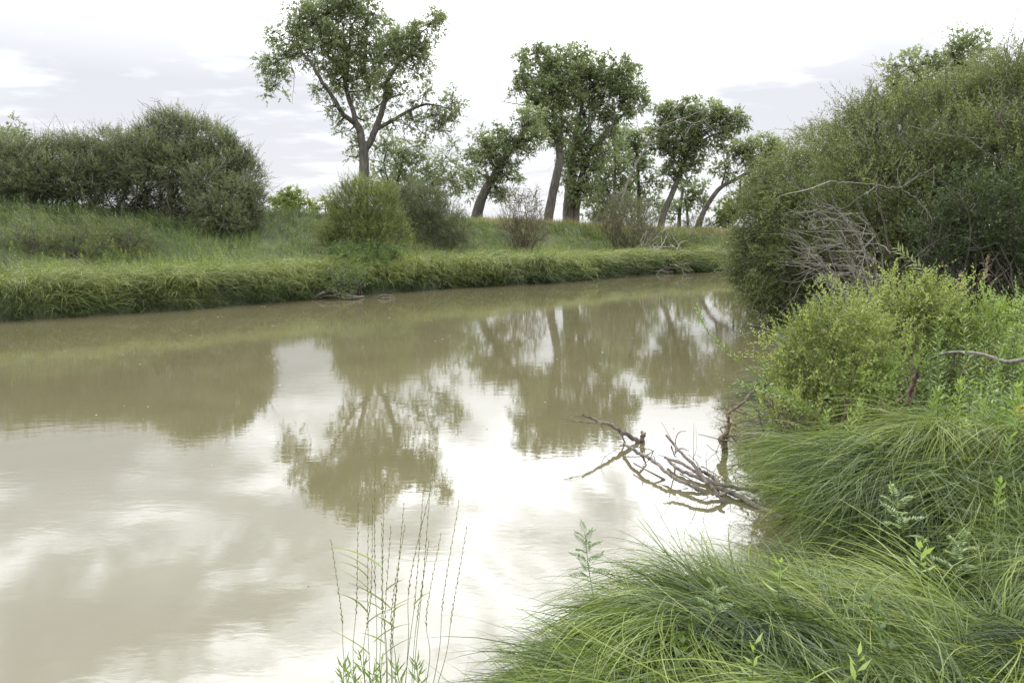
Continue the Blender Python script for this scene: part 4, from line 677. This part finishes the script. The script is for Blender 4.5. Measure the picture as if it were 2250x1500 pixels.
# wheatgrass clump
base = np.array([-.52, 2.72, .30]); root = empty('wheatgrass_clump', base, 'tall thin wheatgrass stalks with twisted seed heads standing against the water in the foreground', 'grass clump')
tops = [(824, 996), (951, 1001), (960, 1018), (1009, 1098), (1026, 1157), (969, 1172), (888, 1102), (819, 1108), (809, 1133), (787, 1104), (839, 1148), (890, 1152), (859, 1155), (727, 1185), (873, 1270), (943, 1188), (845, 1060), (930, 1080)]
for i, (tx, ty) in enumerate(tops):
    D = 2.75+rng.normal(0, .08); top = P(tx, ty, D); b = np.array([P(770+(tx-727)/300*165+rng.normal(0, 9), 1500, D)[0], D, base[2]-.05]); g = Geo()
    mid = (b+top)/2+np.array([rng.normal(0, .012)+(b[0]-top[0])*.12, 0, 0]); w = smooth_line([b, b*.66+top*.34+np.array([rng.normal(0, .012), rng.normal(0, .01), 0]), mid*.5+(b*.34+top*.66)*.5+np.array([rng.normal(0, .012), 0, 0]), top], 9); tube(g, w, np.linspace(.0017, .0007, len(w)), 5, .4)
    st = g.build('stalk', M['stalk'], root, True, origin=base)
    hs = int(len(w)*.58); seg = w[hs:]; k = 22; t = np.linspace(0, .97, k); u = t*(len(seg)-1); ii = np.minimum(u.astype(int), len(seg)-2); p0 = seg[ii]+(seg[ii+1]-seg[ii])*(u-ii)[:, None]; T = nrm(seg[ii+1]-seg[ii])
    gh = Geo(); side = np.stack([np.cos(np.arange(k)*math.pi+.4), np.sin(np.arange(k)*math.pi+.4), np.zeros(k)], 1)
    for rep in range(3): leaf_quads(gh, p0, nrm(T+side*.22+rng.normal(0, .07, T.shape)), np.full(k, .024)*rng.uniform(.7, 1.1, k), np.full(k, .0038)*(1.1-.7*t), np.clip(.4+rng.normal(0, .2, k), 0, 1), .3)
    gh.build('seed_head', M['seed'], st)
    st.children[0].location = (0, 0, 0)
    me = st.children[0].data; co = np.empty(len(me.vertices)*3, np.float32); me.vertices.foreach_get('co', co); co = co.reshape(-1, 3)-base.astype(np.float32); me.vertices.foreach_set('co', co.ravel())
for i in range(18):
    D = 2.75+rng.normal(0, .06); b = P(rng.uniform(800, 910), 1500, D); h = rng.uniform(.1, .55); p0 = b+np.array([rng.normal(0, .02), 0, h]); a = rng.choice([0.35, 2.8])+rng.normal(0, .4); L_ = rng.uniform(.10, .22)
    s = np.linspace(0, 1, 7)[:, None]; pts = p0+s*L_*np.array([math.cos(a)*.7, -.1, .75])+s*s*L_*np.array([math.cos(a)*.3, 0, -.35*rng.random()]); g = Geo(); ribbons(g, pts[None], np.array([.007]), np.array([rng.uniform(.5, 1)]), .2); g.build('leaf_blade', M['sedge'], root, origin=base)

# ---------------------------------------------------------------- dead wood in the water
def wood(name, label, lines, mat='drift', sides=8, cat='branch', twigs=0):
    """lines: [([(px,py,z)...], r0, r1)]"""
    g = Geo(); o0 = Z(*lines[0][0][0]); W = []
    for pts, r0, r1 in lines:
        w = smooth_line([Z(*p) for p in pts], 6, min(.006, r0*.25)); tube(g, w, np.linspace(r0, r1, len(w)), sides if r0 > .01 else 5, .5, .25); W.append(w)
    if twigs:
        w = np.vstack(W[:2]); j = rng.integers(0, len(w), twigs); e = w[j]+nrm(rng.normal(0, 1, (twigs, 3))+np.array([-.4, 0, .4]))*rng.uniform(.06, .28, (twigs, 1)); thin_tubes(g, w[j], e, .004, .0015, .3, 5, .5)
    return tag(g.build(name, M[mat], smooth=True, origin=o0), label, cat)
wood('fallen_branch', 'thin forked dead branch rising left out of the water, farthest from the sedge', [([(1409, 974, -.02), (1371, 951, .12), (1341, 932, .22), (1323, 927, .26), (1283, 912, .36)], .028, .012), ([(1323, 929, .26), (1288, 927, .3), (1253, 924, .33), (1229, 917, .36)], .008, .003),
     ([(1283, 918, .33), (1262, 912, .36), (1240, 897, .42)], .005, .002), ([(1363, 948, .14), (1368, 962, .07), (1376, 976, -.02)], .012, .006), ([(1358, 945, .15), (1370, 965, .05), (1374, 976, -.02)], .008, .005), ([(1373, 950, .12), (1376, 930, .2), (1368, 912, .28)], .005, .002), ([(1321, 933, .25), (1330, 948, .15), (1365, 965, .04)], .004, .003)], twigs=10)
wood('broken_stump', 'short split stump standing in the water at the foot of the forked dead branch', [([(1412, 976, -.05), (1412, 964, .05), (1410, 945, .14)], .032, .016), ([(1413, 962, .05), (1419, 950, .12)], .018, .008)], 'brownwood', cat='stump')
wood('fallen_branch', 'long smooth dead limb lying diagonally on the water', [([(1371, 975, .08), (1408, 996, .12), (1435, 1012, .12), (1467, 1039, .09), (1493, 1055, .06), (1533, 1071, .03), (1560, 1092, -.02)], .018, .016), ([(1363, 978, .06), (1385, 980, .06), (1420, 985, .04), (1436, 990, .0)], .008, .004), ([(1408, 997, .1), (1415, 1010, .04), (1422, 1025, -.01)], .014, .006), ([(1436, 990, .0), (1428, 996, .03), (1415, 1000, .05)], .006, .003), ([(1440, 1013, .12), (1437, 1003, .16), (1433, 1002, .17)], .006, .002)], twigs=6)
wood('fallen_branch', 'straight dark branch slanting steeply down to the right through the pile', [([(1464, 956, .36), (1488, 985, .28), (1520, 1017, .22), (1547, 1052, .15), (1573, 1081, .08), (1603, 1112, -.03)], .011, .022), ([(1580, 1086, .07), (1592, 1086, .08)], .018, .012), ([(1484, 993, .22), (1497, 985, .22), (1515, 990, .2)], .009, .004), ([(1475, 980, .25), (1482, 1000, .12), (1486, 1004, .05)], .008, .003)], twigs=8)
wood('fallen_branch', 'pale branch lying under the straight dark one and running into the sedge', [([(1461, 1004, .15), (1507, 1023, .15), (1547, 1049, .12), (1587, 1065, .08), (1665, 1078, .05)], .013, .019), ([(1461, 1003, .15), (1450, 1000, .15), (1438, 1001, .14)], .005, .002)], 'drift', twigs=6)
wood('fallen_branch', 'half-sunk dark limb running under the branch pile into the sedge', [([(1468, 1010, .05), (1493, 1032, .04), (1541, 1052, .03), (1573, 1068, .03), (1616, 1087, .03), (1720, 1140, .0)], .014, .026), ([(1530, 1030, .1), (1560, 1045, .08), (1580, 1060, .05)], .018, .02)], twigs=4)
wood('fallen_branch', 'short slim branch floating left of the branch pile', [([(1392, 1017, .06), (1427, 1036, .06), (1462, 1054, .0)], .007, .012), ([(1415, 1030, .06), (1412, 1022, .1)], .006, .004)])
wood('dead_twig', 'hooked thin twig curling up from the branch pile', [([(1484, 998, .05), (1485, 964, .2), (1493, 949, .27), (1508, 947, .28)], .006, .004)], cat='twig')
wood('dead_twig', 'upright hair-thin twigs standing above the branch pile', [([(1524, 1012, .12), (1524, 967, .33), (1525, 929, .52)], .0035, .001), ([(1522, 1009, .1), (1530, 985, .24), (1529, 940, .45)], .003, .001), ([(1540, 1005, .1), (1530, 998, .14), (1528, 1000, .15)], .003, .001)], cat='twig')
wood('fallen_branch', 'thin branch with bent tip lying nearest the foreground sedge', [([(1493, 1040, .1), (1515, 1052, .08), (1540, 1075, .05), (1556, 1092, .0)], .006, .004), ([(1540, 1024, .12), (1570, 1040, .08), (1600, 1060, .05)], .006, .004)])
root_o = wood('dead_snag', 'gnarled upright snag with knotted base rising from the water', [([(1594, 1004, -.05), (1592, 985, .06), (1590, 975, .12), (1586, 963, .17), (1598, 955, .22), (1602, 927, .36), (1600, 908, .44), (1627, 889, .55), (1661, 852, .72)], .036, .011), ([(1589, 966, .15), (1592, 961, .2)], .055, .04),
     ([(1600, 908, .44), (1612, 885, .55), (1618, 862, .66)], .010, .004), ([(1604, 935, .3), (1588, 938, .3), (1583, 943, .28), (1592, 955, .22)], .007, .005), ([(1604, 930, .33), (1640, 945, .3), (1670, 950, .3)], .008, .004), ([(1605, 955, .2), (1625, 980, .1), (1640, 1016, .05)], .010, .006), ([(1615, 890, .5), (1650, 915, .4), (1690, 940, .35)], .006, .004)], 'brownwood', 9, 'snag', 10)
g = Geo(); c = Z(1602, 935, .32); n = 70; p0 = c+rng.normal(0, 1, (n, 3))*np.array([.045, .04, .1]); leaf_quads(g, p0, nrm(rng.normal(0, 1, (n, 3))-np.array([0, 0, .7])), rng.uniform(.025, .045, n), rng.uniform(.012, .024, n), rng.random(n), .3, .15)
lo = g.build('dry_leaves', M['brownleaf'], root_o); 
me = lo.data; co = np.empty(len(me.vertices)*3, np.float32); me.vertices.foreach_get('co', co); co = co.reshape(-1, 3)-np.array(root_o.location, np.float32); me.vertices.foreach_set('co', co.ravel())
g = Geo(); n = 90; c = Z(1680, 945, .25); a = c+rng.normal(0, 1, (n, 3))*np.array([.22, .2, .1]); e = a+nrm(rng.normal(0, 1, (n, 3))*np.array([1, .8, .5]))*rng.uniform(.15, .5, (n, 1)); thin_tubes(g, a, e, .006, .003, .3, 6, .6, 4)
for k in range(6): w = smooth_line([Z(1640+rng.normal(0, 10), 1010+rng.normal(0, 18), 0), Z(1655+rng.normal(0, 10), 960, .18), Z(1690, 940+rng.normal(0, 10), .3)], 6, .005); tube(g, w, np.linspace(.008, .006, len(w)), 5)
tag(g.build('root_tangle', M['drift'], origin=c), 'tangle of grey roots and twigs between the snag and the bank', 'roots')
wood('dead_branch', 'spray of thin bare grey twigs reaching left over the water below the willow', [([(1770, 750, .35), (1720, 738, .42), (1660, 728, .5), (1600, 748, .45)], .010, .003), ([(1720, 738, .42), (1680, 720, .5), (1640, 712, .5)], .006, .002), ([(1660, 729, .48), (1625, 735, .45), (1590, 735, .42)], .005, .002), ([(1740, 744, .4), (1700, 770, .25), (1680, 790, .15)], .005, .002)], 'greytwig', twigs=24)
wood('floating_stick', 'dark stick floating beneath the overhanging willow', [([(1655, 716, .03), (1690, 714, .05), (1730, 713, .03)], .04, .03)])
wood('curved_branch', 'long curved grey fallen branch resting on weeds at the right edge', [([(2042, 792, 1.05), (2070, 778, 1.15), (2110, 773, 1.2), (2165, 780, 1.2), (2210, 795, 1.15), (2260, 788, 1.2), (2330, 770, 1.2)], .010, .024)], 'greytwig')
wood('broken_stub', 'short reddish-brown broken stub sticking up from the sedge', [([(1994, 890, .85), (2002, 860, 1.0), (2015, 825, 1.18)], .020, .022)], 'brownwood', cat='stub')
wood('broken_stub', 'thin curved brown stick left of the short broken stub', [([(1970, 885, .85), (1992, 865, .95), (1998, 848, 1.02), (1994, 832, 1.1)], .008, .006)], 'brownwood', cat='stick')
wood('driftwood', 'weathered grey driftwood heap on the far waterline', [([(690, 655, .03), (705, 645, .2), (730, 640, .25), (770, 650, .12), (800, 652, .03)], .06, .03), ([(692, 657, .0), (720, 650, .1), (760, 655, .05), (795, 653, .08)], .04, .025), ([(705, 645, .2), (720, 637, .32), (738, 636, .35)], .03, .01), ([(735, 648, .15), (760, 645, .2), (790, 645, .15)], .03, .01), ([(725, 652, .08), (745, 646, .2), (760, 636, .3)], .025, .008)], twigs=14)
wood('driftwood', 'small pale loop of driftwood right of the grey driftwood heap', [([(830, 654, .02), (842, 648, .12), (865, 650, .06)], .03, .015), ([(835, 656, .0), (850, 655, .04), (870, 654, .02)], .025, .015)])
g = Geo(); n = 90; c = P(1452, 590, 39.3); a = c+rng.normal(0, 1, (n, 3))*np.array([.7, .3, .15]); thin_tubes(g, a, a+nrm(rng.normal(0, 1, (n, 3))*np.array([1, .4, .4]))*rng.uniform(.4, 1.2, (n, 1)), .022, .01, .3, 5, .6, 4); tag(g.build('brush_pile', M['drift'], origin=c), 'heap of dead grey brush on the far waterline near the bend', 'brush pile')
g = Geo(); n = 40; c = P(1440, 545, 43); a = c+rng.normal(0, 1, (n, 3))*np.array([.9, .4, .15]); thin_tubes(g, a, a+nrm(rng.normal(0, 1, (n, 3))+np.array([.4, 0, .5]))*rng.uniform(.6, 1.7, (n, 1)), .03, .01, .3, 5, .7, 4); tag(g.build('fallen_branches', M['paledead'], origin=c), 'pale fallen branches at the foot of the wide upright willow bush', 'branch')
g = Geo(); c = P(1270, 560, 36); a = np.repeat(c[None], 7, 0)+rng.normal(0, .08, (7, 3)); thin_tubes(g, a, a+nrm(rng.normal(0, .5, (7, 3))+np.array([.6, 0, .4]))*rng.uniform(.5, 1.0, (7, 1)), .012, .005, .3, 5, .7, 4); tag(g.build('dead_twig', M['greytwig'], origin=c), 'small dead twig lying in the open grass of the far terrace', 'twig')

g = Geo(); n = 170; fx = rng.uniform(-12, 7, n); fy_ = 4+26*rng.random(n); ok = inside(fx, fy_); fx, fy_ = fx[ok], fy_[ok]; n = len(fx); a = rng.random(n)*6.3; rr = rng.uniform(.008, .028, n)*np.clip(fy_/12, .5, 1.6); c4 = np.stack([fx, fy_, np.full(n, .004)], 1)
dx = np.stack([np.cos(a), np.sin(a), 0*a], 1)*rr[:, None]; dy = np.stack([-np.sin(a), np.cos(a), 0*a], 1)*rr[:, None]*.6; g.add(np.stack([c4-dx, c4-dy, c4+dx*.8, c4+dy*1.1], 1), np.arange(n*4).reshape(-1, 4), np.repeat(rng.random(n), 4))
tag(g.build('floating_flecks', M['paledead']), 'scattered pale flecks of foam and debris drifting on the river', 'foam flecks', kind='stuff')
# ---------------------------------------------------------------- sky and sun
w = bpy.data.worlds.new("World"); sc.world = w; w.use_nodes = True; nt = w.node_tree; nt.nodes.clear(); N = nt.nodes.new; L = nt.links.new
SUN_EL, SUN_AZ = R(52), R(12)          # azimuth measured from +Y toward +X
sky = N('ShaderNodeTexSky'); sky.sky_type = 'NISHITA'; sky.sun_disc = False; sky.sun_elevation = SUN_EL; sky.sun_rotation = SUN_AZ
sk = N('ShaderNodeVectorMath'); sk.operation = 'SCALE'; sk.inputs['Scale'].default_value = .10; L(sky.outputs[0], sk.inputs[0])
tc = N('ShaderNodeTexCoord'); sp = N('ShaderNodeSeparateXYZ'); L(tc.outputs['Generated'], sp.inputs[0])
z = mth('MAXIMUM', sp.outputs['Z'], 0.0); zz = mth('ADD', z, .10)
cb = N('ShaderNodeCombineXYZ'); L(mth('DIVIDE', sp.outputs['X'], zz), cb.inputs[0]); L(mth('DIVIDE', sp.outputs['Y'], zz), cb.inputs[1])
mp = N('ShaderNodeMapping'); mp.inputs['Location'].default_value = (3.1, 1.7, 0); mp.inputs['Scale'].default_value = (.9, 1.15, 1); L(cb.outputs[0], mp.inputs[0])
n1 = N('ShaderNodeTexNoise'); n1.inputs['Scale'].default_value = .75; n1.inputs['Detail'].default_value = 7; n1.inputs['Roughness'].default_value = .52; n1.inputs['Distortion'].default_value = .35; L(mp.outputs[0], n1.inputs['Vector'])
n2 = N('ShaderNodeTexNoise'); n2.inputs['Scale'].default_value = 2.9; n2.inputs['Detail'].default_value = 6; L(mp.outputs[0], n2.inputs['Vector'])
dens = mth('ADD', mth('MULTIPLY', n1.outputs['Fac'], .58), mth('MULTIPLY', n2.outputs['Fac'], .42))
def patch(px, py, rad, amp):           # a broad cloud bank centred on a direction of the sky
    d = nrm(ray(px, py)); dt = N('ShaderNodeVectorMath'); dt.operation = 'DISTANCE'; L(tc.outputs['Generated'], dt.inputs[0]); dt.inputs[1].default_value = d
    mr = N('ShaderNodeMapRange'); mr.interpolation_type = 'SMOOTHSTEP'; mr.inputs['From Min'].default_value = rad; mr.inputs['From Max'].default_value = rad*.15; mr.inputs['To Max'].default_value = amp; L(dt.outputs['Value'], mr.inputs['Value']); return mr.outputs[0]
for a in [(620, 270, .16, .14), (1850, 230, .20, .15), (60, 220, .22, .10), (350, 210, .10, .07), (60, 20, .10, .05), (450, 260, .14, .05), (1150, 60, .22, -.10), (1550, 60, .2, -.15), (900, 150, .16, -.05), (450, 60, .24, -.07), (1000, 300, .08, .05), (1620, 160, .16, .07), (1230, 90, .10, .05), (300, 90, .12, .05),
          (60, -560, .34, .04), (750, -640, .22, .03)]:
    dens = mth('ADD', dens, patch(*a))
gr = N('ShaderNodeMapRange'); gr.interpolation_type = 'SMOOTHSTEP'; gr.inputs['From Min'].default_value = .44; gr.inputs['From Max'].default_value = .62; L(dens, gr.inputs['Value'])
el = N('ShaderNodeValToRGB'); e = el.color_ramp.elements; e[0].position = 0; e[0].color = (.102,)*3+(1,); e[1].position = 1; e[1].color = (.18,)*3+(1,)
for p_, v_ in [(.1, .107), (.2, .145), (.27, .32), (.35, .62), (.45, .98), (.58, 1.15), (.8, .32)]:
    k = e.new(p_); k.color = (v_, v_, v_, 1)
L(z, el.inputs[0]); bright = mth('MULTIPLY', el.outputs[0], 10.0)
fy = N('ShaderNodeMapRange'); fy.inputs['From Min'].default_value = -1; fy.inputs['From Max'].default_value = 1; fy.inputs['To Min'].default_value = .62; fy.inputs['To Max'].default_value = 1.05; L(sp.outputs['Y'], fy.inputs['Value']); bright = mth('MULTIPLY', bright, fy.outputs[0])
mpx = N('ShaderNodeMapping'); mpx.inputs['Scale'].default_value = (1, 1, 1.9); L(tc.outputs['Generated'], mpx.inputs[0])
n3 = N('ShaderNodeTexNoise'); n3.inputs['Scale'].default_value = 4.6; n3.inputs['Detail'].default_value = 6; n3.inputs['Roughness'].default_value = .55; n3.inputs['Distortion'].default_value = .5; L(mpx.outputs[0], n3.inputs['Vector'])
m3 = N('ShaderNodeMapRange'); m3.interpolation_type = 'SMOOTHSTEP'; m3.inputs['From Min'].default_value = .39; m3.inputs['From Max'].default_value = .59; m3.inputs['To Min'].default_value = .32; m3.inputs['To Max'].default_value = 1.15; L(n3.outputs['Fac'], m3.inputs['Value'])
hz = N('ShaderNodeMapRange'); hz.inputs['From Min'].default_value = .2; hz.inputs['From Max'].default_value = .32; L(z, hz.inputs['Value'])
bright = mth('MULTIPLY', bright, mth('ADD', mth('MULTIPLY', mth('SUBTRACT', m3.outputs[0], 1.0), hz.outputs[0]), 1.0))
dk = N('ShaderNodeMapRange'); dk.inputs['From Min'].default_value = .0; dk.inputs['From Max'].default_value = .5; dk.inputs['To Min'].default_value = .66; dk.inputs['To Max'].default_value = .36; L(z, dk.inputs['Value'])
c1 = N('ShaderNodeMix'); c1.data_type = 'RGBA'; L(gr.outputs[0], c1.inputs['Factor']); c1.inputs['A'].default_value = (1, 1, 1, 1)
cc = N('ShaderNodeCombineColor'); L(mth('MULTIPLY', dk.outputs[0], .96), cc.inputs[0]); L(mth('MULTIPLY', dk.outputs[0], .975), cc.inputs[1]); L(mth('MULTIPLY', dk.outputs[0], 1.07), cc.inputs[2]); L(cc.outputs[0], c1.inputs['B'])
gl_ = N('ShaderNodeValToRGB'); e = gl_.color_ramp.elements; e[0].position = 0; e[0].color = (.087,)*3+(1,); e[1].position = 1; e[1].color = (.20,)*3+(1,)
for p_, v_ in [(.18, .084), (.27, .12), (.36, .22), (.6, .26)]:
    k = e.new(p_); k.color = (v_, v_, v_, 1)
L(z, gl_.inputs[0]); gv = mth('MULTIPLY', gl_.outputs[0], 10.0)
wv = N('ShaderNodeCombineColor'); [L(mth('MULTIPLY', bright, k_), wv.inputs[i]) for i, k_ in enumerate((.975, .99, 1.035))]; L(wv.outputs[0], c1.inputs['A'])
L(mth('MULTIPLY', gv, .965), cc.inputs[0]); L(mth('MULTIPLY', gv, .975), cc.inputs[1]); L(mth('MULTIPLY', gv, 1.035), cc.inputs[2])
c2 = N('ShaderNodeVectorMath'); c2.operation = 'SCALE'; L(c1.outputs['Result'], c2.inputs[0]); c2.inputs['Scale'].default_value = 1.05
fin = N('ShaderNodeMix'); fin.data_type = 'RGBA'; fin.inputs['Factor'].default_value = .93; L(sk.outputs[0], fin.inputs['A']); L(c2.outputs[0], fin.inputs['B'])
bg = N('ShaderNodeBackground'); L(fin.outputs['Result'], bg.inputs[0]); bg.inputs[1].default_value = 1.0
o = N('ShaderNodeOutputWorld'); L(bg.outputs[0], o.inputs[0])
sd = bpy.data.lights.new('sun', 'SUN'); sd.energy = 1.5; sd.angle = R(14); sd.color = (1, .96, .9); so = bpy.data.objects.new('sun', sd); C.objects.link(so)
dv = np.array([math.sin(SUN_AZ)*math.cos(SUN_EL), math.cos(SUN_AZ)*math.cos(SUN_EL), math.sin(SUN_EL)])
from mathutils import Vector
so.rotation_euler = Vector(dv).to_track_quat('Z', 'Y').to_euler(); so.location = (0, 0, 60)

cam = bpy.data.cameras.new('camera'); cam.sensor_width = 36; cam.lens = F/2250*36; cam.clip_end = 9000; cam.clip_start = .05
co_ = bpy.data.objects.new('camera', cam); C.objects.link(co_); co_.location = (0, 0, EYE); co_.rotation_euler = (R(90)-PITCH, 0, 0); sc.camera = co_
sc.view_settings.view_transform = 'Standard'; sc.view_settings.look = 'None'; sc.view_settings.exposure = 0
sc.cycles.use_denoising = True; sc.cycles.max_bounces = 6; sc.cycles.diffuse_bounces = 3; sc.cycles.glossy_bounces = 2; sc.cycles.transmission_bounces = 3
sc.cycles.sample_clamp_indirect = 6
print('faces', sum(len(o.data.polygons) for o in sc.objects if o.type == 'MESH'))
